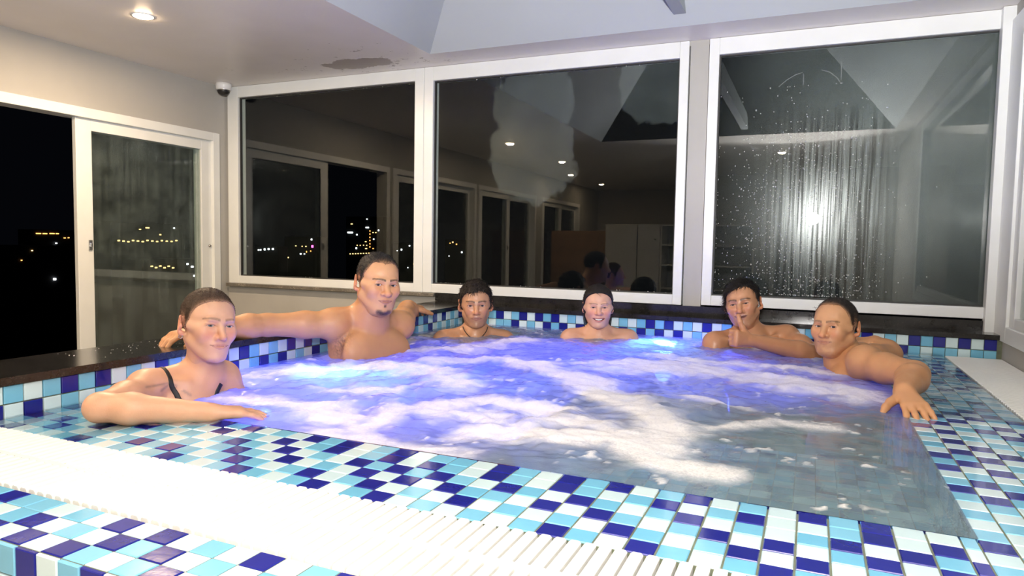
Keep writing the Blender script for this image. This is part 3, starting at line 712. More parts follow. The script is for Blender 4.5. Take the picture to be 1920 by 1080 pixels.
def noise3(P, sc, seed=0):
    P = P * sc; i = np.floor(P).astype(np.int64); f = P - i; u = f * f * (3 - 2 * f); out = 0
    for dx in (0, 1):
        for dy in (0, 1):
            for dz in (0, 1):
                n = ((i[:, 0] + dx) * 374761393 + (i[:, 1] + dy) * 668265263 + (i[:, 2] + dz) * 2147483647 + seed * 982451653) & 0xFFFFFFFF
                n = ((n ^ (n >> 13)) * 1274126177) & 0xFFFFFFFF; hsh = ((n ^ (n >> 16)) & 0xFFFF) / 65535.0
                out = out + hsh * (u[:, 0] if dx else 1 - u[:, 0]) * (u[:, 1] if dy else 1 - u[:, 1]) * (u[:, 2] if dz else 1 - u[:, 2])
    return out
def colmesh(name, V, F, C, mat, parent=None, loc=(0, 0, 0)):
    me = bpy.data.meshes.new(name); loc = np.array(loc)
    V = np.asarray(V, np.float32) - loc; F = np.asarray(F)
    me.vertices.add(len(V)); me.vertices.foreach_set('co', V.astype(np.float32).ravel())
    me.loops.add(F.size); me.loops.foreach_set('vertex_index', F.astype(np.int32).ravel())
    me.polygons.add(len(F)); me.polygons.foreach_set('loop_start', np.arange(0, F.size, F.shape[1], dtype=np.int32))
    me.polygons.foreach_set('use_smooth', np.ones(len(F), bool)); me.update(calc_edges=True); me.validate()
    at = me.color_attributes.new('tone', 'FLOAT_COLOR', 'POINT'); at.data.foreach_set('color', np.concatenate([C, np.ones((len(C), 1))], 1).astype(np.float32).ravel())
    o = link(name, me, mat, parent); o.location = loc; return o
def skin_mat(name, wet, sss=.12):
    t = NT(name); o = t.coord(); c = t.n('ShaderNodeAttribute', attribute_name='tone').outputs['Color']
    c = t.mixc(t.range(t.noise(o, 30, 4), .3, .7, 0, .10), c, (.35, .10, .06))
    b = t.bump(t.math('ADD', t.noise(o, 420, 2), t.math('MULTIPLY', t.noise(o, 90, 3), .6)), .10, .003)
    r = t.range(t.noise(o, 40, 3), .3, .7, wet - .06, wet + .08)
    return t.done(t.pbr(c, r, b, Subsurface_Weight=sss, Subsurface_Radius=(.9, .35, .2), Subsurface_Scale=.012))
M['skin'] = skin_mat('skin', .44); M['skin_wet'] = skin_mat('skin_wet', .34)
def hair_mat():
    t = NT('hair'); c = t.n('ShaderNodeAttribute', attribute_name='tone').outputs['Color']; o = t.coord()
    return t.done(t.pbr(c, .55, t.bump(t.noise(t.mapping(o, (1, 1, .35)), 300, 3), .5, .004), Specular_IOR_Level=.3))
M['hair'] = hair_mat()
def eye_mat():
    t = NT('eye'); return t.done(t.pbr(t.n('ShaderNodeAttribute', attribute_name='tone').outputs['Color'], .06, Coat_Weight=.6))
M['eye'] = eye_mat()
M['teeth'] = plain('teeth', (.85, .82, .76), .25, .03, 80)

def mixm(C, m, col): m = np.clip(m, 0, 1)[:, None]; return C * (1 - m) + np.array(col) * m
def make_head(P, neck):
    """neck: (top, base, r) in head coordinates. X is the person's right, Y the face, Z up; eyes at z = 0."""
    g = P.get; fw, jw, cw = g('fw', 1.), g('jw', 1.), g('cw', 1.)
    h = g('h', .0021); v = Vox((-.105, -.125, -.205), (.105, .14, .145), h)
    v.ell((0, -.014, .034), (.0765 * cw, .097, .086), .01)
    v.ell((0, .026, .020), (.068 * cw, .066, .066), .02)
    v.ell((0, .024, -.040), (.061 * fw, .066, .068), .025)
    v.ell((0, .036, -.078), (.044 * jw, .050, .037), .022)
    fat = g('fat', 0.)
    for s in (-1, 1):
        v.cap((s * .056 * jw, .002, -.052), (s * .022 * jw, .070, -.103), .017 + fat, .014 + fat * .5, .022)
        v.sph((s * .037 * fw, .064, -.030 + .004 * g('smile', 0)), .023 + .004 * g('smile', 0) + fat * .5, .022)
        v.cap((s * .044 * fw, .064, -.012), (s * .066 * fw, .022, -.006), .013, .012, .02)
    v.sph((0, .078, -.103), .0165 + .002 * g('chin', 0), .016)
    if fat: v.ell((0, .035, -.112), (.040, .040, .018 + fat), .02)
    bz = .0180
    v.cap((-.034, .0835, bz), (-.010, .0875, bz - .002), .0095, .0095, .014); v.cap((.034, .0835, bz), (.010, .0875, bz - .002), .0095, .0095, .014)
    for s in (-1, 1):
        v.ell((s * .0315, .105, -.001), (.0200, .021, .0140), .011, None, 'sub')
        v.ell((s * .0315, .0735, .0), (.0185, .0150, .0148), .005)
        op = g('eye', 1.)
        R = None
        v.ell((s * .0318, .0905, -.0010), (.0152, .0125, .0052 * op), .0014, None, 'sub')
        v.cap((s * .017, .0868, .0078), (s * .046, .0815, .0062), .0022, .0022, .005); v.cap((s * .020, .0850, -.0105), (s * .043, .0810, -.0098), .0022, .0020, .006)    # lid fold
    # nose
    nl = g('nl', 1.); nw = g('nw', 1.)
    tip = (0, .1095 + .004 * (nl - 1), -.0345 * nl)
    v.cap((0, .0865, .012), (0, .097, -.014), .0072, .0085 * nw, .012); v.cap((0, .097, -.014), tip, .0085 * nw, .0118 * nw, .008)
    for s in (-1, 1):
        v.ell((s * .0128 * nw, .0955, -.0375 * nl), (.0082 * nw, .0105, .0078), .006)
        v.ell((s * .0068 * nw, .1035, -.0455 * nl), (.0038 * nw, .0050, .0028), .002, None, 'sub')
        if g('smile', 0) or g('fold', 0): v.cap((s * .020 * nw, .098, -.040), (s * .0345, .083, -.066), .0014, .0014, .006, 'sub')
    # mouth
    mw = g('mw', .0245) * 1.22; sm = g('smile', 0) * .0065; zl = -.0665; yl = .0925
    v.ell((0, .071, -.065), (.036, .023, .026), .02)
    N = 7; xs = np.linspace(-1, 1, N)
    cv = lambda t, dz, r: (t * mw, yl - .0165 * t * t, zl + sm * t * t + dz * (1 - t * t))
    op = g('open', 0.)
    for i in range(N - 1):
        a, b = xs[i], xs[i + 1]
        lu = g('lip', 1.)
        v.cap(cv(a, .0042 + op * .35, 0), cv(b, .0042 + op * .35, 0), .0040 * lu * (1 - .55 * a * a), .0040 * lu * (1 - .55 * b * b), .004)
        v.cap(cv(a, -.0050 - op * .65, 0), cv(b, -.0050 - op * .65, 0), .0050 * lu * (1 - .55 * a * a), .0050 * lu * (1 - .55 * b * b), .004)
    for i in range(N - 1):
        a, b = xs[i] * 1.06, xs[i + 1] * 1.06
        pa, pb = cv(a, -op * .15, 0), cv(b, -op * .15, 0)
        ra, rb = .0011 + op * .5 * max(0, 1 - a * a), .0011 + op * .5 * max(0, 1 - b * b)
        v.cap((pa[0], pa[1] + .004, pa[2]), (pb[0], pb[1] + .004, pb[2]), ra, rb, .0015, 'sub')
        if op: v.cap((pa[0], pa[1] - .006, pa[2]), (pb[0], pb[1] - .006, pb[2]), ra, rb, .001, 'sub')
    skull = v.d.copy()
    # ears
    for s in (-1, 1):
        a = .55 * s; R = np.array([[math.cos(a), math.sin(a), 0], [-math.sin(a), math.cos(a), 0], [0, 0, 1]]); ex = .0745 * max(cw, fw) + g('ear', 0) * .002
        v.ell((s * (ex + .007), -.022, -.004), (.0065, .0190, .0315), .006, R)
        v.sph((s * (ex + .002), -.014, -.032), .0085, .008)
        v.ell((s * (ex + .0150), -.016, -.001), (.0068, .0110, .0205), .004, R, 'sub')
        v.ell((s * (ex + .006), -.012, -.010), (.0042, .0052, .0085), .003)
    # neck, with the cords at its sides
    nt, nb, nr = neck
    nt, nb = V3(nt), V3(nb)
    v.cap(nt, nb, nr, nr * 1.04, .022)
    for s in (-1, 1): v.cap((s * .056, -.018, -.045), (nb[0] + s * .02, nb[1] + .036, nb[2]), .012, .011, .02)
    v.d[:, :, :2] = np.maximum(v.d[:, :, :2], .002)
    headd = v.d.copy()
    Vh, Fh = v.mesh()
    # ---- tone
    x, y, z = Vh[:, 0], Vh[:, 1], Vh[:, 2]; ax = np.abs(x)
    sk = np.array(g('skin')); C = np.tile(sk, (len(Vh), 1))
    n = noise3(Vh, 60., 3); n2 = noise3(Vh, 400., 5)
    red = sk * np.array([1.04, .70, .64])
    C = mixm(C, g('red', .45) * np.exp(-((ax - .038) ** 2 + (z + .028) ** 2) / .0005) * (y > .02), red)
    C = mixm(C, .5 * np.exp(-(x ** 2 + (z + .036) ** 2) / .00025) * (y > .07), red)
    C = mixm(C, .6 * sstep(ax, .074, .082) * (y < .01) * (z < .04) * (z > -.05), red)
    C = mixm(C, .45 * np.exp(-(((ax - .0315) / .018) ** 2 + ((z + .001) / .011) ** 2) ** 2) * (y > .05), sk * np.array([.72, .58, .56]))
    C = mixm(C, .8 * np.exp(-(((ax - .0318) / .0165) ** 4 + ((z - .0050 * g('eye', 1.) + 26 * g('eye', 1.) * (ax - .0318) ** 2) / .0013) ** 2)) * (y > .06), np.array(g('brow')) * .6)   # lash line
    t = np.clip(ax / mw, 0, 1.0); dz = z - (zl + sm * t * t)
    lip = ((dz < (.0082 + op * .35) * (1 - t ** 2.4)) & (dz > -(.0098 + op * .65) * (1 - t ** 2)) & (ax < mw) & (y > .06)).astype(float)
    C = mixm(C, lip * g('lipa', .75), g('lipc', sk * np.array([.78, .42, .40])))
    inner = (np.abs(dz + op * .15) < (.0011 + op * .5) * (1 - t * t) + .0006) & (ax < mw * 1.04) & (y > .06) & (y < .094)
    C = mixm(C, inner * .85, (.06, .015, .012))
    # brows
    bt = np.clip((ax - .011) / .042, 0, 1); zc = g('browz', .0190) + .0065 * np.sin(bt * 2.3) - .004 * bt
    bm2 = np.exp(-((z - zc) / (g('browt', .0040) * (1.15 - .6 * bt))) ** 4) * (ax > .009) * (ax < .054) * (y > .035)
    C = mixm(C, bm2 * g('browa', .9) * (.65 + .5 * n2), g('brow'))
    st = g('stubble', 0.)
    if st:
        jaw = np.clip(sstep(-z, .046, .066) * sstep(y, -.01, .02), 0, 1) * (1 - lip); jaw *= 1 - np.exp(-((ax - .034) ** 2 + (z + .045) ** 2) / .0003) * .7
        jaw = np.where(z < -.122, jaw * .35, jaw)
        C = mixm(C, jaw * st * (.6 + .6 * n2), np.array(g('brow')) + sk * .28)
    for gx, gz, rx, rz, a in g('beard', ()):
        C = mixm(C, a * (y > .04) * np.exp(-((x - gx) / rx) ** 4 - ((z - gz) / rz) ** 4) * (.7 + .5 * n2), g('brow'))
    C = C * (1 + .10 * (n - .5))[:, None]
    # ---- hair as a shell over the skull
    hair = None
    hp = g('hair')
    if hp:
        hv = Vox((-.105, -.125, -.205), (.105, .14, .145 + .02), h)
        th = hp.get('th', .006); hv.d[:] = .2
        kz = min(hv.d.shape[2], skull.shape[2]); hv.d[:, :, :kz] = skull[:, :, :kz]
        X, Y, Z = np.meshgrid(*hv.ax, indexing='ij', sparse=True)
        top = skull[:, :, -1:] + (hv.ax[2][kz:] - hv.ax[2][kz - 1])[None, None, :]; hv.d[:, :, kz:] = top
        tz = np.clip((Z + .02) / .10, 0, 1); hv.d = hv.d - th * (hp.get('low', .45) + (1 - hp.get('low', .45)) * tz)
        X, Y, Z = np.meshgrid(*hv.ax, indexing='ij', sparse=True)
        ys, zs = zip(*hp['line']); zm = np.interp(Y, ys, zs)
        zm = zm + hp.get('peak', 0.) * np.exp(-(X / .012) ** 2) + hp.get('recede', 0.) * np.exp(-((np.abs(X) - .045) / .016) ** 2) * (Y > .02)
        if hp.get('side'): zm = zm + hp['side'] * X
        am = hp.get('amp', .002); fr = hp.get('freq', 90.)
        sh = np.broadcast_arrays(X, Y, Z); Pn = np.stack([a.ravel() for a in sh], -1)
        near = (np.abs(hv.d.ravel()) < .02); nz = np.zeros(len(Pn)); nz[near] = noise3(Pn[near] * np.array([1, .45, .7]), fr, 9) + .5 * noise3(Pn[near] * np.array([1, .4, .6]), fr * 2.2, 12) - .75
        nz = nz.reshape(hv.d.shape)
        reg = (zm - Z) * .8 + nz * am * 3
        hv.d = np.maximum(hv.d + nz * am * 2, reg).astype(np.float32)
        fade = hp.get('fade', .0)
        Vr, Fr = hv.mesh()
        nn = noise3(Vr * np.array([1, .35, .6]), 240., 4)
        hc = np.array(hp['col']); Cr = hc * (.6 + .8 * nn)[:, None]
        if fade:
            zz = Vr[:, 2] - np.interp(Vr[:, 1], ys, zs); Cr = mixm(Cr, np.exp(-np.clip(zz, 0, 1) / fade) * .75, sk * .62)
        # strands
        rs = np.random.RandomState(5); ns = hp.get('strands', 0)
        if ns:
            a, b, c = Vr[Fr[:, 0]], Vr[Fr[:, 1]], Vr[Fr[:, 2]]; nr_ = np.cross(b - a, c - a); nr_ /= np.linalg.norm(nr_, axis=1)[:, None] + 1e-9
            cen = Vr[Fr].mean(1); out = cen - np.array([0, -.014, .03]); ok = np.where(np.einsum('ij,ij->i', nr_, out) > 0)[0]
            pick = rs.choice(ok, ns); p0 = cen[pick]; nn_ = nr_[pick]
            flow = np.array(hp.get('flow', (0, -1, -.2))); fl = flow + rs.normal(0, hp.get('mess', .35), (ns, 3)); fl -= nn_ * np.einsum('ij,ij->i', fl, nn_)[:, None]; fl /= np.linalg.norm(fl, axis=1)[:, None] + 1e-9
            Ln = hp.get('len', .02) * rs.uniform(.6, 1.3, (ns, 1)); lift = hp.get('lift', .25); wd = hp.get('wid', .0009)
            sd = np.cross(nn_, fl) * wd
            p1 = p0 + fl * Ln * .5 + nn_ * Ln * lift; p2 = p0 + fl * Ln + nn_ * Ln * lift * rs.uniform(.0, 1.2, (ns, 1)) + np.array([0, 0, -1]) * Ln * hp.get('droop', .1)
            p0 = p0 - nn_ * .002
            base = len(Vr); Vr = np.concatenate([Vr, np.stack([p0 - sd, p0 + sd, p1 + sd * .8, p1 - sd * .8, p2 + sd * .2, p2 - sd * .2], 1).reshape(-1, 3)])
            i0 = base + 6 * np.arange(ns)[:, None]
            Fr = np.concatenate([Fr, i0 + np.array([[0, 1, 2, 3]]), i0 + np.array([[3, 2, 4, 5]])])
            cs = hc * rs.uniform(.5, 1.7, (ns, 1)); Cr = np.concatenate([Cr, np.repeat(cs, 6, 0)])
        hair = (Vr, Fr, Cr)
    return Vh, Fh, C, hair

def eye_ball(r, iris, look):
    m = MB(); n, k = 28, 20; V = []; C = []
    look = Vector(look).normalized()
    for i in range(k + 1):
        th = math.pi * i / k
        for j in range(n):
            a = 2 * math.pi * j / n; V.append((r * math.sin(th) * math.cos(a), r * math.cos(th), r * math.sin(th) * math.sin(a)))
    V = np.array(V); F = np.array([(i * n + j, i * n + (j + 1) % n, (i + 1) * n + (j + 1) % n, (i + 1) * n + j) for i in range(k) for j in range(n)])[:, ::-1]
    ang = np.degrees(np.arccos(np.clip(V @ np.array(look) / r, -1, 1)))
    C = np.tile(np.array([.62, .58, .56]), (len(V), 1)); C = mixm(C, (ang < 29).astype(float), iris); C = mixm(C, (ang < 14).astype(float), (.004, .004, .004)); C = mixm(C, ((ang > 26) & (ang < 31)) * .6, (.02, .015, .012))
    return V, F, C

def nrm(a): a = np.array(a, float); return a / (np.linalg.norm(a) + 1e-9)
def hand(v, w, a, n, side, s=1., curl=(.35, .35, .4, .45), spread=.10, thumb=None, k=.006):
    """w wrist, a direction of the fingers, n back of the hand, side = +1 when the thumb lies along n x a"""
    a = nrm(a); n = nrm(np.array(n) - a * np.dot(n, a)); b = np.cross(n, a) * side; w = np.array(w, float)
    for off, r in ((.024, .0155), (.008, .0165), (-.009, .0160), (-.024, .0140)):
        v.cap(w + a * .012 * s + b * off * .55 * s, w + a * .078 * s + b * off * s, .0165 * s, r * s * .86, .012)
    for off, ln, c in zip((.029, .0098, -.0100, -.0275), (.074, .082, .076, .060), curl):
        o = w + a * .080 * s + b * off * s; d0 = nrm(a + b * (off / .03) * spread); p = o; ang = .0; rr = .0092 * s
        for i, f in enumerate((.46, .30, .24)):
            ang += c * (1.0 if i == 0 else 1.05)
            d = d0 * math.cos(ang) - n * math.sin(ang); q_ = p + d * ln * f * s
            v.cap(p, q_, rr, rr * .92, .0045 if i else .008); p = q_; rr *= .92
    t0 = w + a * .020 * s + b * .020 * s - n * .006 * s
    if thumb is None: thumb = [nrm(a * .7 + b * .8 - n * .25), nrm(a * .85 + b * .5 - n * .25)]
    d1, d2 = nrm(thumb[0]), nrm(thumb[1])
    p1 = t0 + d1 * .040 * s; p2 = p1 + nrm(d1 + d2) * .030 * s; p3 = p2 + d2 * .026 * s
    v.chain([t0, p1, p2, p3], [.0165 * s, .0125 * s, .0108 * s, .0092 * s], .008)

def person(name, spec):
    g = spec.get; s = g('s', 1.)
    az, pi_, ro = (math.radians(spec[k]) for k in ('az', 'pitch', 'roll'))
    f = np.array([math.cos(az) * math.cos(pi_), math.sin(az) * math.cos(pi_), math.sin(pi_)])
    r0 = nrm(np.cross(f, (0, 0, 1))); u0 = np.cross(r0, f)
    u = u0 * math.cos(ro) - r0 * math.sin(ro); r = r0 * math.cos(ro) + u0 * math.sin(ro)
    R = np.stack([r, f, u], 1)                     # columns: right, face, up
    org = np.array(spec['eye']) - R @ np.array([0, .078, 0]) * s
    loc = lambda p: (R.T @ (np.array(p) - org)) / s
    toW = lambda V: (R @ (np.asarray(V, float).T)).T * s + org
    nb = np.array(spec['nb'], float)
    nr = g('nr', .052)
    nt_w = toW(np.array([[0, -.022, -.045]]))[0]
    neck_l = (loc(nt_w), loc(nb), nr / s)
    Vh, Fh, Ch, hair = make_head(spec['head'], neck_l)
    # ---- body
    sR, sL = np.array(spec['sR'], float), np.array(spec['sL'], float)
    rt_ = nrm(sR - sL); upv = nrm(g('up', (0, 0, 1))); fw_ = nrm(np.cross(upv, rt_)); upv = np.cross(rt_, fw_)
    hw = np.linalg.norm(sR - sL) / 2; mid = (sR + sL) / 2; B = np.stack([rt_, fw_, upv], 1)
    bl = g('bulk', 1.); fem = g('fem', False)
    pts = [sR, sL, nb, nt_w, mid - upv * .62 + fw_ * .5]
    for arm in spec['arms']: pts += [np.array(p, float) for p in arm['pts']]
    pts = np.array(pts); lo = pts.min(0) - .17; hi = pts.max(0) + .17
    hi[2] = max(sR[2], sL[2], nt_w[2], *[max(p[2] for p in a['pts']) for a in spec['arms']]) + .12
    v = Vox(lo, hi, .0046)
    T = lambda a, b, c: mid + rt_ * a + fw_ * b + upv * c
    v.ell(T(0, -.005, -.15), (hw * .86 * bl, .105 * bl, .185), .03, B)
    v.ell(T(0, .0, -.33), (hw * .80 * bl, .098 * bl, .16), .05, B)
    v.ell(T(0, -.005, -.50), (hw * .90 * bl, .115 * bl, .12), .05, B)
    if g('belly'): v.ell(T(0, .04, -.36), (hw * .8, .11, .15), .06, B)
    for sd, sh in ((1, sR), (-1, sL)):
        v.sph(sh, .054 * bl, .03)
        v.cap(nb + upv * .012 - fw_ * .018 + rt_ * sd * .025, sh + upv * .016 - fw_ * .01, .036 * bl, .034 * bl, .045)       # trapezius
        v.cap(mid + rt_ * sd * .02 + fw_ * .052 * bl + upv * .005, sh + fw_ * .022 + upv * .018 - rt_ * sd * .02, .010, .012, .022)   # collar bone
        if fem: v.ell(T(sd * hw * .46, .075, -.155), (.060, .055, .060), .03, B)
        else: v.ell(T(sd * hw * .44, .062 * bl, -.115), (hw * .48 * bl, .036 * bl, .085), .045, B)
        v.cap(T(sd * hw * .70, -.015, -.06), T(sd * hw * .62, -.01, -.20), .052 * bl, .045 * bl, .03)           # flank
        hipp = T(sd * .085, .02, -.53); ld_ = nrm(g('legs', fw_)); kn = hipp + ld_ * .36 + rt_ * sd * .03 - np.array([0, 0, .015]); an = kn - np.array([0, 0, .34]) + ld_ * .02
        v.cap(hipp, kn, .080 * bl, .056, .03); v.cap(kn, an, .054, .036, .02); v.cap(an, an + ld_ * .16 - np.array([0, 0, .025]), .036, .024, .02)
    v.cap(nt_w, nb - upv * .01, nr, nr * 1.08, .03)
    v.cap(nb - upv * .01, mid - upv * .05, nr * 1.02, .07, .04)
    if fem is False:
        pass
    v.ell(T(0, .080 * bl, .004), (.010, .010, .012), .02, B, 'sub') if not fem else None                                         # throat notch
    ar = g('ar', 1.)
    for arm in spec['arms']:
        a, b, c = (np.array(p, float) for p in arm['pts'][:3]); m1 = a + (b - a) * .45; m2 = b + (c - b) * .28
        v.chain([a, m1, b], [.050 * ar, .046 * ar, .038 * ar], .022); v.chain([b, m2, c], [.038 * ar, .042 * ar, .0265 * ar], .018)
        if 'bulge' in arm: v.ell(m1 + np.array(arm['bulge']) * .012, (.045, .045, .045), .03)
        hd = arm.get('hand')
        if hd: hand(v, c, *hd[:3], **(hd[3] if len(hd) > 3 else {}))
    # the head mesh carries the upper neck: stop the body's copy inside the skull
    Vb, Fb = v.mesh()
    Cb = np.tile(np.array(spec['head']['skin']) * np.array(g('bodytone', (1., .94, .86))), (len(Vb), 1))
    nn = noise3(Vb, 22., 7); Cb = Cb * (1 + .10 * (nn - .5))[:, None]
    if g('paint'): Cb = g('paint')(Vb, Cb, T)
    Vw = np.concatenate([Vb, toW(Vh)]); Fw = np.concatenate([Fb, Fh + len(Vb)]); Cw = np.concatenate([Cb, Ch])
    base = np.array([mid[0], mid[1], Vw[:, 2].min()])
    o = colmesh('person', Vw, Fw, Cw, M['skin_wet' if g('wet') else 'skin'], None, base)
    tag(o, spec['label'], 'person', 'bathers in the pool')
    if hair: 
        ho = colmesh('hair', toW(hair[0]), hair[1], hair[2], M['hair'], o, (0, 0, 0)); ho.location = -Vector(base); ho['label'] = spec['hairlabel']
    Ve, Fe, Ce = eye_ball(.0134, spec.get('iris', (.03, .016, .008)), spec.get('look', (0, 1, 0)))
    for sd in (-1, 1):
        e = colmesh('eye', toW(Ve + np.array([sd * .0315, .0738, 0])), Fe, Ce, M['eye'], o); e.location = -Vector(base)
    if spec['head'].get('open'):
        hp = spec['head']; mw = hp.get('mw', .0245) * 1.22; sm = hp.get('smile', 0) * .0065; Vt = []; n = 13
        for i in range(n):
            t = (i / (n - 1) * 2 - 1) * .86; zc = -.0665 + sm * t * t
            for y_, dz in ((.0905, .0040 + hp['open'] * .2), (.0918, .0), (.0905, -.0046 - hp['open'] * .30), (.084, -.0046 - hp['open'] * .30), (.084, .0040)): Vt.append((t * mw, y_ - .0165 * t * t, zc + dz * (1 - .4 * t * t)))
        Ft = [(i * 5 + k, i * 5 + (k + 1) % 5, (i + 1) * 5 + (k + 1) % 5, (i + 1) * 5 + k) for i in range(n - 1) for k in range(5)]
        te = colmesh('teeth', toW(np.array(Vt)), np.array(Ft), np.ones((len(Vt), 3)) * .7, M['teeth'], o); te.location = -Vector(base)
    return o, toW, T
def child_tube(name, pts, r, mat, par, n=8, label=None, closed=False):
    m = MB().tube([Vector(p) for p in pts], r, n, closed); o = m.build(name, mat, par, None, 0, True); o.location = -par.location
    if label: o['label'] = label
    return o

# ------------------------------------------------------------------ the six bathers
from mathutils.bvhtree import BVHTree
LINE = [(-.13, -.08), (-.06, -.072), (-.046, -.02), (-.036, .024), (-.006, .024), (.001, -.012), (.016, -.010), (.025, .028), (.045, .052), (.07, .072), (.14, .076)]
def band(par, name, pts, width, mat, off=.0016, n=26, label=None):
    bt = BVHTree.FromObject(par, bpy.context.evaluated_depsgraph_get()) if False else BVHTree.FromPolygons([v.co for v in par.data.vertices], [tuple(p.vertices) for p in par.data.polygons])
    pts = [Vector(p) - par.location for p in pts]; L = [0]
    for a, b in zip(pts[:-1], pts[1:]): L.append(L[-1] + (b - a).length)
    P = []
    for i in range(n):
        t = L[-1] * i / (n - 1); k = max(j for j in range(len(L) - 1) if L[j] <= t + 1e-9); f_ = (t - L[k]) / (L[k + 1] - L[k]); P.append((pts[k].lerp(pts[k + 1], f_), t / L[-1]))
    m = MB(); rows = []
    for i, (p, t) in enumerate(P):
        d = (P[min(i + 1, n - 1)][0] - P[max(i - 1, 0)][0]).normalized(); c, nr_, _, _ = bt.find_nearest(p); sd = nr_.cross(d).normalized()
        w = width[0] + (width[1] - width[0]) * t; row = []
        for e, o_ in ((-1, -.002), (-1, off), (-.5, off * 1.3), (.5, off * 1.3), (1, off), (1, -.002)):
            c2, n2, _, _ = bt.find_nearest(c + sd * w * e); row.append(len(m.v)); m.v.append(tuple(c2 + n2 * o_))
        rows.append(row)
    for a, b in zip(rows[:-1], rows[1:]):
        for k in range(5): m.f.append((a[k], a[k + 1], b[k + 1], b[k]))
    o = m.build(name, mat, par, None, 0, True)
    if label: o['label'] = label
    return o

# -- woman with the shaven head, her right forearm along the front rim
def paint_w1(V, C, T):
    lines = [[(.2025, .0095, .0575), (.2455, .0515, .0655), (.287, .083, .028)], [(.2455, .0515, .0655), (.232, .032, .046)]]
    vd = nrm((1.62, -1.37, .40)); Vp = V - np.outer(V @ vd, vd); m = np.zeros(len(V))
    for ln in lines:
        for a, b in zip(ln[:-1], ln[1:]):
            a, b = (np.array(p) - vd * np.dot(p, vd) for p in (a, b)); ab = b - a; t = np.clip(((Vp - a) @ ab) / (ab @ ab), 0, 1); d = np.linalg.norm(Vp - a - t[:, None] * ab, axis=1); m = np.maximum(m, np.exp(-(d / .0035) ** 2))
    m *= (V @ vd > np.dot((.15, .04, .05), vd) + .02)
    return mixm(C, m * .55, (.10, .09, .09))
W1 = dict(label='woman with shaven brown hair and black swimsuit straps resting her forearm on the rim', hairlabel='brown hair cropped close to the scalp',
    eye=(.306, .172, .221), az=-17, pitch=2, roll=7, s=.905, nb=(.205, .205, .062), nr=.047, sR=(.158, .040, .040), sL=(.212, .272, .036), up=(-.10, .02, 1), fem=True, bulk=.92, ar=.93, iris=(.10, .13, .15), look=(.22, 1, 0), paint=paint_w1,
    head=dict(skin=(.66, .385, .255), brow=(.16, .095, .06), browa=.75, browt=.0042, fw=1.04, jw=.93, smile=.5, mw=.0245, lip=.8, lipc=(.50, .20, .16), lipa=.55, eye=.60, nw=1.02, nl=1.05, red=.7, fold=1,
        hair=dict(line=[(a, b + (.008 if a > .03 else 0)) for a, b in LINE], th=.0032, amp=.0007, freq=160, low=.7, col=(.040, .022, .013), fade=.010, strands=4200, len=.0034, lift=.6, wid=.0005)),
    arms=[dict(pts=[(.158, .040, .036), (.268, -.178, .046), (.497, -.040, .030)], hand=((.60, .80, -.10), (0, 0, 1), 1, dict(s=.92, curl=(.12, .12, .14, .16), spread=.04))),
          dict(pts=[(.212, .272, .032), (.30, .36, -.21), (.50, .33, -.25)], hand=((1, -.3, 0), (0, 0, 1), -1))])
pw1, tw, Tw = person('person', W1)
band(pw1, 'swimsuit_strap', [Tw(.062, -.07, .0), Tw(.066, -.02, .05), Tw(.068, .04, .02), Tw(.070, .085, -.04), Tw(.074, .11, -.11)], (.004, .009), M['swim'], label='black swimsuit strap')
band(pw1, 'swimsuit_strap', [Tw(-.072, -.07, .0), Tw(-.074, -.02, .05), Tw(-.076, .04, .02), Tw(-.074, .085, -.04), Tw(-.072, .11, -.11)], (.006, .011), M['swim'], label='black swimsuit strap')
band(pw1, 'swimsuit', [Tw(.13, .06, -.16), Tw(.07, .13, -.16), Tw(0, .13, -.16), Tw(-.07, .13, -.16), Tw(-.13, .06, -.16)], (.045, .045), M['swim'], n=30)
ec = tw(np.array([[.082, -.012, -.043]]))[0]
child_tube('earring', [ec + np.array([0, 0, .006 * math.cos(a)]) + np.array([.003, .004, 0]) * math.sin(a) for a in np.linspace(0, 2 * math.pi, 14)[:-1]], .0011, M['chrome'], pw1, 6, 'small silver earring', True)

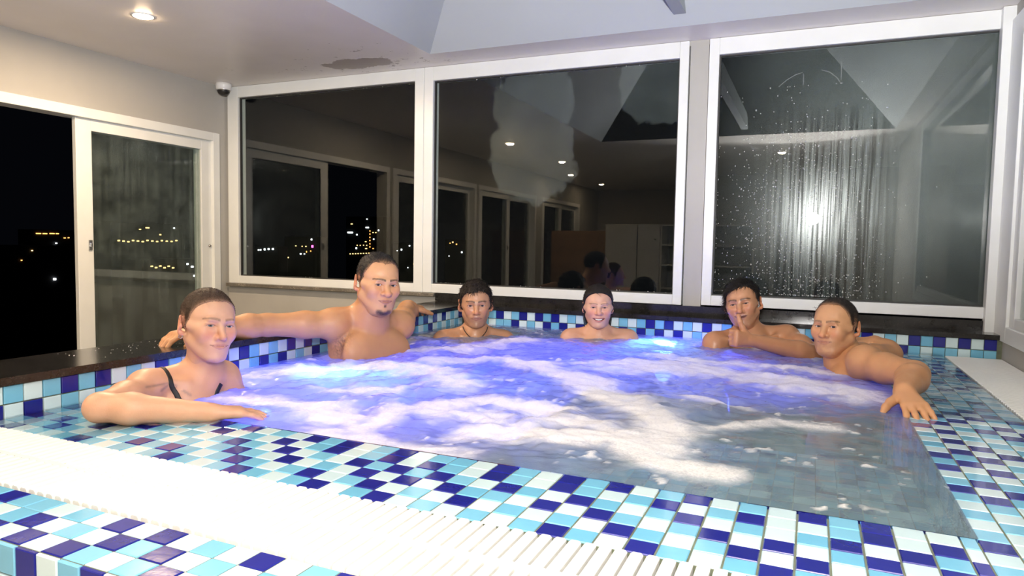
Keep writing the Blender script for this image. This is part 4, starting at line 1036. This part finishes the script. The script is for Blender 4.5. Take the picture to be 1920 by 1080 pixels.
# -- big man with a goatee, arms spread along the left parapet
def paint_m2(V, C, T):
    n = noise3(V, 260., 3); c = T(.135, .03, -.085); d = np.linalg.norm((V - c) / np.array([.05, .05, .055]), axis=1)
    C = mixm(C, np.exp(-d ** 4) * np.clip(n * 1.6 - .45, 0, 1) * .9, (.05, .03, .025))
    for s in (1, -1):
        d = np.linalg.norm(V - T(s * .095, .12, -.155), axis=1); C = mixm(C, np.exp(-(d / .016) ** 4) * .8, (.16, .07, .05))
    return C
M2 = dict(label='broad man with a chin goatee spreading both arms along the left granite ledge', hairlabel='short black receding hair',
    eye=(.371, .939, .309), az=-33, pitch=-4, roll=4, s=.985, nb=(.243, 1.018, .175), nr=.064, sR=(.150, .90, .142), sL=(.262, 1.215, .112), up=(-.12, .02, 1), bulk=1.12, ar=1.12, belly=True, look=(.28, 1, 0), paint=paint_m2,
    head=dict(skin=(.60, .325, .165), brow=(.02, .014, .012), browt=.0042, fw=1.07, jw=1.10, fat=.005, smile=.55, mw=.024, lip=.95, lipc=(.36, .14, .11), eye=.74, nw=1.22, nl=.95, ear=1,
        beard=[(0, -.116, .026, .011, .95), (.021, -.108, .012, .009, .8), (-.021, -.108, .012, .009, .8), (0, -.084, .0055, .006, .9)],
        hair=dict(line=[(a, b + (.022 if a > .03 else 0)) for a, b in LINE], th=.0035, amp=.0010, freq=120, low=.25, recede=.012, peak=-.012, col=(.012, .010, .010), fade=.012, strands=2600, len=.008, lift=.5, wid=.0007, mess=.6)),
    arms=[dict(pts=[(.150, .90, .142), (.000, .690, .152), (-.085, .44, .150)], hand=((-.2, -1, -.1), (0, 0, 1), 1)),
          dict(pts=[(.262, 1.215, .112), (.150, 1.44, .150), (.060, 1.635, .150)], hand=((-.25, 1, -.12), (0, 0, 1), -1, dict(curl=(.25, .25, .3, .3))))])
pm2, tw, Tw = person('person', M2)
child_tube('necklace', [], .001, M['cord'], pm2) if False else None

# -- lean man with wet fringe and a cord necklace
M3 = dict(label='lean man with wet tousled hair and a dark cord necklace, sunk to his shoulders', hairlabel='wet tousled black hair falling on the forehead',
    eye=(.399, 1.684, .173), az=-61, pitch=0, roll=-1, s=.945, nb=(.364, 1.745, .030), nr=.050, sR=(.225, 1.672, -.018), sL=(.490, 1.822, -.018), up=(-.04, .07, 1), bulk=.96, wet=True,
    head=dict(skin=(.53, .29, .165), brow=(.018, .012, .010), browt=.0046, browz=.0195, fw=.93, jw=.98, smile=-.1, mw=.024, lip=.95, lipc=(.27, .11, .09), eye=.8, nw=1.08, nl=1.02, stubble=.35, ear=2.5, chin=1,
        hair=dict(line=LINE, th=.011, amp=.0045, freq=75, low=.2, col=(.017, .012, .010), strands=2600, len=.022, lift=.26, wid=.0013, mess=.8, droop=.3, flow=(.1, .4, -.5))),
    arms=[dict(pts=[(.225, 1.672, -.022), (.20, 1.56, -.27), (.36, 1.42, -.30)], hand=((.4, -.9, 0), (0, 0, 1), 1)),
          dict(pts=[(.490, 1.822, -.022), (.60, 1.74, -.27), (.60, 1.52, -.30)], hand=((0, -1, 0), (0, 0, 1), -1))])
pm3, tw, Tw = person('person', M3)
nbv = np.array(M3['nb']); rv = nrm(np.array(M3['sR']) - np.array(M3['sL'])); fv = nrm(np.cross((0, 0, 1), rv))
ring = []
for a in np.linspace(0, 2 * math.pi, 41)[:-1]:
    fwd = math.sin(a); ring.append(nbv + rv * .062 * math.cos(a) + fv * (.058 * fwd + .012) + np.array([0, 0, .030 - .052 * max(fwd, 0) ** 1.6]))
child_tube('necklace', ring, .0022, M['cord'], pm3, 6, 'dark cord necklace', True)

# -- smiling woman, hair tied back
W4 = dict(label='smiling woman with dark hair tied back, sunk to her collar bones', hairlabel='long dark hair pulled back, wet ends on the shoulders',
    eye=(.953, 1.926, .174), az=-70, pitch=1, roll=0, s=.885, nb=(.935, 1.993, .040), nr=.046, sR=(.805, 1.938, .002), sL=(1.072, 2.055, .004), up=(-.03, .07, 1), fem=True, bulk=.88, ar=.88,
    head=dict(skin=(.66, .385, .265), brow=(.05, .03, .022), browt=.0026, browa=.75, fw=1.09, jw=.90, fat=.0, ear=-3.5, smile=1.3, mw=.029, open=.0088, lip=.85, lipc=(.50, .15, .14), eye=.62, nw=1.12, nl=.92, red=.8,
        hair=dict(line=[(-.13, -.09), (-.06, -.085), (-.03, -.06), (-.006, -.055), (.006, -.035), (.016, .004), (.028, .034), (.045, .055), (.07, .079), (.14, .082)], th=.0085, low=.8, amp=.0006, freq=110, col=(.012, .009, .009), strands=1500, len=.03, lift=.06, wid=.0009, mess=.2, flow=(0, -1, -.1))),
    arms=[dict(pts=[(.805, 1.938, -.002), (.76, 1.86, -.24), (.90, 1.70, -.28)], hand=((.5, -.8, 0), (0, 0, 1), 1)),
          dict(pts=[(1.072, 2.055, .0), (1.15, 1.98, -.24), (1.12, 1.78, -.28)], hand=((-.1, -1, 0), (0, 0, 1), -1))])
pw4, tw, Tw = person('person', W4)
rd = random.Random(4)
for s in (-1, 1):
    m = MB()
    for k in range(9):
        x0, y0 = s * (.070 + rd.uniform(-.006, .006)), -.03 + rd.uniform(-.02, .012); dx = rd.uniform(-.010, .014) * s
        P = [(x0, y0, -.03), (x0 + dx * .3, y0 + .004, -.075), (x0 - s * .012 + dx, y0 + .014, -.115), (x0 - s * .004 + dx * 1.5, y0 + .022 + rd.uniform(-.01, .01), -.150 - rd.uniform(0, .02))]
        m.tube([Vector(p) for p in tw(np.array(P))], [.0032, .003, .0022, .0007], 6)
    o = m.build('hair_lock', M['hair'], pw4, None, 0, True); o.location = -pw4.location
    at_ = o.data.color_attributes.new('tone', 'FLOAT_COLOR', 'POINT'); at_.data.foreach_set('color', np.tile(np.array([.012, .009, .009, 1], np.float32), len(o.data.vertices)))
    o['label'] = 'wet loose lock of hair'

# -- man giving a thumbs up
zf = (.0, .0, 1.)
M5 = dict(label='laughing man with wet swept hair giving a thumbs up before his chin', hairlabel='wet black hair swept to one side',
    eye=(1.597, 2.101, .211), az=-95, pitch=3, roll=-11, s=.955, nb=(1.640, 2.185, .060), nr=.056, sR=(1.492, 2.078, .012), sL=(1.812, 2.215, .052), up=(.02, .10, 1), bulk=1.0, ar=1.05, wet=True,
    head=dict(skin=(.54, .28, .15), brow=(.014, .010, .009), browt=.0052, fw=1.03, jw=1.04, smile=1.3, mw=.0265, open=.0062, lip=.85, lipc=(.26, .10, .085), eye=.45, nw=1.15, nl=1.05, stubble=.25, fat=.002, ear=2,
        hair=dict(line=[(a, b + (.010 if a > .03 else 0)) for a, b in LINE], th=.010, amp=.003, freq=80, side=-.30, recede=.004, col=(.013, .010, .009), strands=2600, len=.034, lift=.16, wid=.0012, mess=.5, droop=.2, flow=(.8, .3, -.5))),
    arms=[dict(pts=[(1.492, 2.078, .008), (1.44, 1.98, -.24), (1.58, 1.80, -.28)], hand=((.4, -.9, 0), (0, 0, 1), 1)),
          dict(pts=[(1.812, 2.215, .048), (1.945, 2.010, .006), (1.672, 1.845, .074)], hand=((-.69, -.72, .12), (.72, -.69, .05), -1, dict(s=1.0, curl=(1.45, 1.5, 1.5, 1.5), spread=.02, thumb=[(-.50, -.45, .95), (-.32, .05, 1.0)])))])
pm5, tw, Tw = person('person', M5)

# -- man on the right with both arms over the rim
M6 = dict(label='stout man with thinning slicked hair leaning on the right rim, hand on its tiles', hairlabel='thin dark hair slicked back',
    eye=(1.966, 1.581, .180), az=-117, pitch=3, roll=-3, s=.925, nb=(2.040, 1.665, .045), nr=.062, sR=(2.100, 1.835, .030), sL=(2.098, 1.478, .064), up=(.10, 0, 1), legs=(-.75, -.65, 0), bulk=1.12, ar=1.14, belly=True, look=(-.3, 1, 0),
    head=dict(skin=(.60, .325, .165), brow=(.03, .02, .015), browt=.0046, browa=.7, fw=1.08, jw=1.12, fat=.006, smile=.55, mw=.024, lip=.8, lipc=(.38, .15, .12), lipa=.6, eye=.72, nw=1.18, nl=1.0, stubble=.18, ear=2,
        hair=dict(line=[(a, b + (.030 if a > .03 else (.010 if a > -.03 else 0))) for a, b in LINE], th=.0040, amp=.0010, freq=130, low=.5, recede=.010, col=(.018, .013, .011), fade=.012, strands=2200, len=.022, lift=.06, wid=.0007, mess=.2, flow=(0, -1, -.1))),
    arms=[dict(pts=[(2.098, 1.478, .060), (2.232, 1.262, .070), (2.176, 1.022, .052)], hand=((.26, -.90, -.30), (0, -.25, 1), -1, dict(s=1.02, curl=(.22, .20, .20, .24), spread=.20, thumb=[(-.60, -.75, -.30), (-.35, -.90, -.45)]))),
          dict(pts=[(2.100, 1.835, .026), (2.236, 2.035, .030), (2.178, 2.105, .070)], hand=((-.75, .0, -.05), (0, -.3, 1), 1, dict(curl=(1.2, 1.2, 1.2, 1.2))))])
pm6, tw, Tw = person('person', M6)

# ------------------------------------------------------------------ fittings
def downlight(x, y, e, label, z=ZC):
    r = empty('downlight', (x, y, z)); tag(r, label, 'downlight', 'recessed ceiling downlights')
    MB().lathe([(.054, 0), (.054, -.002), (.046, -.003), (.043, -.001)], 28, cap=False).build('trim_ring', M['white_plastic'], r, smooth=True)
    MB().lathe([(.044, -.0005), (.043, -.004), (.034, -.008), (.014, -.010)], 28).build('lens', M['lamp_warm'], r)
    lamp('downlight_lamp', 'AREA', (0, 0, -.014), e, (1.0, .74, .48), .07, None, r)
for x, y, e, lb in ((-1.209, 1.134, 16, 'lit warm downlight above the left sliding window'), (-1.18, -.59, 14, 'second warm downlight along the left soffit'), (-1.18, -2.3, 10, 'third warm downlight along the left soffit'), (-1.6, -3.9, 5, 'fourth warm downlight along the left soffit'),
                    (-1.6, -5.6, 5, 'fifth warm downlight along the left soffit'), (1.54, -2.14, 6, 'warm downlight in front of the ceiling well'), (3.3, -2.96, 6, 'warm downlight beyond the right wall'), (3.4, -5.6, 5, 'warm downlight over the far right of the room'), (1.0, -5.8, 5, 'warm downlight at the far end behind the lockers')):
    downlight(x, y, e, lb)
r = empty('security_camera', (-1.985, 2.385, ZC)); tag(r, 'small white dome security camera on the ceiling near the left corner', 'camera')
MB().lathe([(.052, 0), (.054, -.012), (.052, -.040), (.045, -.048)], 32).build('housing', M['white_plastic'], r, smooth=True)
MB().lathe([(.043, -.046), (.041, -.060), (.032, -.074), (.016, -.083), (.003, -.085)], 32).build('dome', M['black'], r, smooth=True)
MB().lathe([(.046, -.044), (.047, -.049), (.043, -.051)], 32, cap=False).build('collar', M['chrome'], r, smooth=True)
# lockers and open shelves across the room, mirrored in the windows
def locker(x0, x1, y0, y1, z1, doors, label):
    r = empty('locker_cabinet', ((x0 + x1) / 2, (y0 + y1) / 2, ZF)); tag(r, label, 'cabinet', 'white cabinets behind the photographer')
    bx('body', (x0, y0, ZF), (x1, y1 - .02, z1), M['locker'], r, .004)
    n = len(doors); w = (x1 - x0) / n
    for i, rows in enumerate(doors):
        for a, b in rows:
            d = bx('door', (x0 + i * w + .006, y1 - .018, a), (x0 + (i + 1) * w - .006, y1, b), M['locker'], r, .003)
            k = MB().lathe([(.012, 0), (.012, .012), (.008, .018)], 12).build('knob', M['black'], d); k.rotation_euler = (-math.pi / 2, 0, 0); k.location = (w / 2 - .07, .009, (b - a) * .45)
    return r
locker(-1.05, -.55, -4.5, -4.0, .82, [[(ZF + .06, .78)]], 'white cabinet with one tall door next to the wood panel')
locker(-.545, -.20, -4.5, -4.0, .82, [[(ZF + .06, .42), (.44, .78)]], 'white cabinet with two doors beside the open shelves')
r = empty('shelf_unit', (.5, -4.25, ZF)); tag(r, 'white open shelf unit between the cabinets and the dark doorway', 'shelf')
for x in (-.195, .45, 1.12): bx('side_panel', (x, -4.5, ZF), (x + .025, -4.0, .82), M['locker'], r)
for z in (ZF + .02, -.55, -.15, .20, .50, .797): 
    for a in (-.17, .475): bx('shelf_board', (a, -4.5, z), (a + .62, -4.0, z + .022), M['locker'], r)
bx('back_panel', (-.195, -4.515, ZF), (1.145, -4.5, .82), M['locker'], r)
r = empty('wood_panel', (-1.55, -4.3, ZF)); tag(r, 'brown wooden screen between the windows and the lockers', 'screen')
for k in range(5): bx('board', (-2.05 + k * .198, -4.34, ZF), (-2.05 + k * .198 + .194, -4.30, .72), M['wood'], r)
struct(bx('door_1', (1.42, -4.06, ZF), (1.92, -4.02, 1.2), M['dark_room']), 'dark doorway beside the shelves', 'door')
# ------------------------------------------------------------------ the city at night
M['bldg'] = plain('night_facade', (.02, .02, .022), .8)
M['win_w'] = emit('lit_window_white', (.9, .95, 1), 3.2); M['win_y'] = emit('lit_window_amber', (1, .62, .22), 2.0); M['win_o'] = emit('lit_window_orange', (1, .42, .10), 1.6); M['win_m'] = emit('lit_sign_magenta', (1, .08, .55), 3.5)
for k_ in ('win_w', 'win_y', 'win_o', 'win_m'): M[k_].cycles.emission_sampling = 'NONE'
def building(center, size, face, lights, label):
    """face: 'x' shows its +x side, 'y' its -y side; lights: (along, up, width, height, material)"""
    c = Vector(center); r = empty('building', c); tag(r, label, 'building', 'night skyline')
    sx, sy, sz = size; MB().box((-sx / 2, -sy / 2, 0), (sx / 2, sy / 2, sz)).build('facade', M['bldg'], r)
    for a, z, w, h_, m_ in lights:
        if face == 'x': MB().box((sx / 2, a - w / 2, z - h_ / 2), (sx / 2 + .3, a + w / 2, z + h_ / 2)).build('lit_window', M[m_], r)
        else: MB().box((a - w / 2, -sy / 2 - .3, z - h_ / 2), (a + w / 2, -sy / 2, z + h_ / 2)).build('lit_window', M[m_], r)
building((-284, 179.5, -60), (8, 17.9, 63.3), 'x', [(-6.0, 61.7, 1.86, 0.37, 'win_o'), (-3.5, 61.7, 1.67, 0.37, 'win_o'), (-0.7, 61.8, 1.86, 0.37, 'win_o'), (1.4, 61.8, 1.11, 0.37, 'win_o'), (0.9, 57.9, 0.56, 0.37, 'win_w'), (0.4, 56.6, 0.74, 0.37, 'win_w'), (4.4, 60.1, 0.74, 0.37, 'win_o'), (6.0, 60.2, 0.56, 0.37, 'win_o')], 'long low building with an orange lit roof edge seen through the open sash')
building((-204, 123.6, -60), (8, 15.0, 58.0), 'x', [(4.5, 48.2, 0.67, 0.54, 'win_w'), (-1.6, 56.5, 0.27, 0.27, 'win_y'), (-4.5, 53.8, 0.27, 0.27, 'win_o')], 'dark building with a single white light seen through the open sash')
building((-244, 191.1, -60), (8, 31.8, 66.4), 'x', [(-12.9, 59.5, 0.84, 0.51, 'win_y'), (-10.9, 59.3, 0.84, 0.51, 'win_y'), (-8.9, 59.1, 0.84, 0.51, 'win_y'), (-6.9, 59.6, 0.84, 0.51, 'win_y'), (-4.8, 59.4, 0.84, 0.51, 'win_y'), (-2.7, 59.2, 0.84, 0.51, 'win_y'), (-0.6, 59.7, 0.84, 0.51, 'win_y'), (1.6, 59.5, 0.84, 0.51, 'win_y'), (3.8, 59.3, 0.84, 0.51, 'win_y'), (6.0, 59.7, 0.84, 0.51, 'win_y'), (8.3, 59.5, 0.84, 0.51, 'win_y'), (10.6, 59.4, 0.84, 0.51, 'win_y'), (12.9, 59.8, 0.84, 0.51, 'win_y'), (-0.5, 64.7, 1.52, 0.51, 'win_y'), (-3.8, 64.0, 0.67, 0.34, 'win_y'), (11.9, 64.9, 0.51, 0.51, 'win_w'), (5.3, 62.1, 0.67, 0.51, 'win_y')], 'wide building with rows of golden windows behind the misted sash')
building((-174, 144.3, -60), (8, 22.2, 54.5), 'x', [(-8.1, 52.6, 0.62, 0.37, 'win_y'), (-6.7, 52.2, 0.62, 0.37, 'win_y'), (-5.3, 52.6, 0.62, 0.37, 'win_y'), (-3.9, 52.1, 0.62, 0.37, 'win_y'), (-2.5, 52.5, 0.62, 0.37, 'win_y'), (-1.0, 52.0, 0.62, 0.37, 'win_y'), (4.1, 53.0, 0.49, 0.49, 'win_w'), (5.8, 52.2, 0.74, 0.49, 'win_w'), (6.7, 49.4, 0.86, 0.49, 'win_w'), (8.1, 47.1, 0.99, 0.49, 'win_o')], 'near building with golden and white lights behind the misted sash')
building((-273.0, 294, -60), (16.2, 8, 57.4), 'y', [(-5.1, 55.2, 0.68, 0.68, 'win_w'), (-3.6, 55.3, 0.68, 0.68, 'win_w'), (-0.7, 55.6, 0.91, 0.91, 'win_w'), (2.1, 55.8, 0.91, 0.91, 'win_w'), (5.1, 55.9, 0.91, 0.91, 'win_w')], 'low building with a row of white lights in the left back window')
building((-266.3, 314, -60), (23.3, 8, 63.0), 'y', [(8.1, 61.5, 0.68, 0.91, 'win_w'), (8.7, 57.6, 1.14, 1.36, 'win_m'), (-3.2, 57.7, 0.68, 0.45, 'win_y'), (1.4, 57.5, 0.45, 0.45, 'win_y'), (4.1, 57.5, 0.68, 0.45, 'win_y'), (4.5, 54.5, 0.45, 0.91, 'win_o'), (7.5, 54.9, 0.45, 0.68, 'win_o'), (0.3, 53.2, 0.91, 0.68, 'win_w'), (3.0, 53.2, 0.68, 0.45, 'win_w'), (-8.7, 50.9, 0.45, 0.68, 'win_y')], 'building with a magenta sign in the left back window')
building((-236.7, 334, -60), (25.8, 8, 75.3), 'y', [(-9.9, 66.0, 3.71, 0.7, 'win_w'), (2.1, 69.0, 2.09, 0.7, 'win_w'), (4.0, 67.0, 0.46, 0.7, 'win_o'), (4.0, 65.2, 0.46, 0.7, 'win_o'), (4.0, 63.3, 0.46, 0.7, 'win_o'), (4.0, 61.5, 0.46, 0.7, 'win_o'), (4.0, 59.6, 0.46, 0.7, 'win_o'), (4.0, 57.8, 0.46, 0.7, 'win_o'), (6.2, 66.1, 0.7, 0.46, 'win_y'), (8.1, 66.1, 0.7, 0.46, 'win_y'), (9.9, 67.4, 0.7, 0.7, 'win_w'), (-5.1, 64.8, 0.7, 0.7, 'win_w'), (6.6, 62.3, 0.7, 0.46, 'win_w'), (1.9, 73.8, 0.7, 0.46, 'win_w'), (-8.8, 71.0, 1.16, 0.46, 'win_y'), (-5.5, 56.9, 0.7, 0.93, 'win_w'), (-4.9, 58.6, 0.46, 0.46, 'win_y'), (-2.7, 58.6, 0.46, 0.46, 'win_y'), (-0.4, 58.7, 0.46, 0.46, 'win_y'), (1.8, 58.7, 0.46, 0.46, 'win_y'), (-9.8, 53.5, 0.7, 0.46, 'win_y'), (-7.9, 53.6, 0.7, 0.46, 'win_y'), (-6.0, 53.7, 0.7, 0.46, 'win_y'), (-4.2, 53.8, 0.7, 0.46, 'win_y'), (-2.3, 53.9, 0.7, 0.46, 'win_y'), (-0.4, 54.0, 0.7, 0.46, 'win_y'), (1.5, 54.1, 0.7, 0.46, 'win_y'), (3.3, 54.2, 0.7, 0.46, 'win_y'), (1.1, 60.8, 0.93, 0.46, 'win_y'), (1.4, 56.8, 1.16, 0.46, 'win_y'), (6.3, 56.9, 0.7, 0.46, 'win_o')], 'tall building with two white signs and columns of lit windows')
building((-221.3, 354, -60), (17.7, 8, 60.3), 'y', [(-2.8, 56.4, 0.7, 0.94, 'win_w'), (2.8, 58.8, 0.7, 0.7, 'win_w'), (-5.8, 55.7, 0.47, 0.47, 'win_w'), (1.8, 45.7, 0.47, 0.47, 'win_w'), (5.8, 48.0, 0.47, 0.47, 'win_y')], 'dark building with a few white lights beside the window mullion')
building((-198.2, 374, -60), (14.8, 8, 62.9), 'y', [(-1.9, 61.4, 0.71, 0.71, 'win_y'), (0.7, 60.2, 0.71, 0.71, 'win_o'), (-3.8, 60.8, 0.71, 0.47, 'win_o'), (4.4, 55.4, 0.71, 0.95, 'win_w'), (-4.4, 52.9, 0.47, 0.47, 'win_w')], 'small building with amber lights in the middle back window')

struct(MB().box((-900, -400, -60.5), (400, 900, -60)).build('ground_outside', M['dark_room'], None), 'dark ground far below the windows', 'ground')
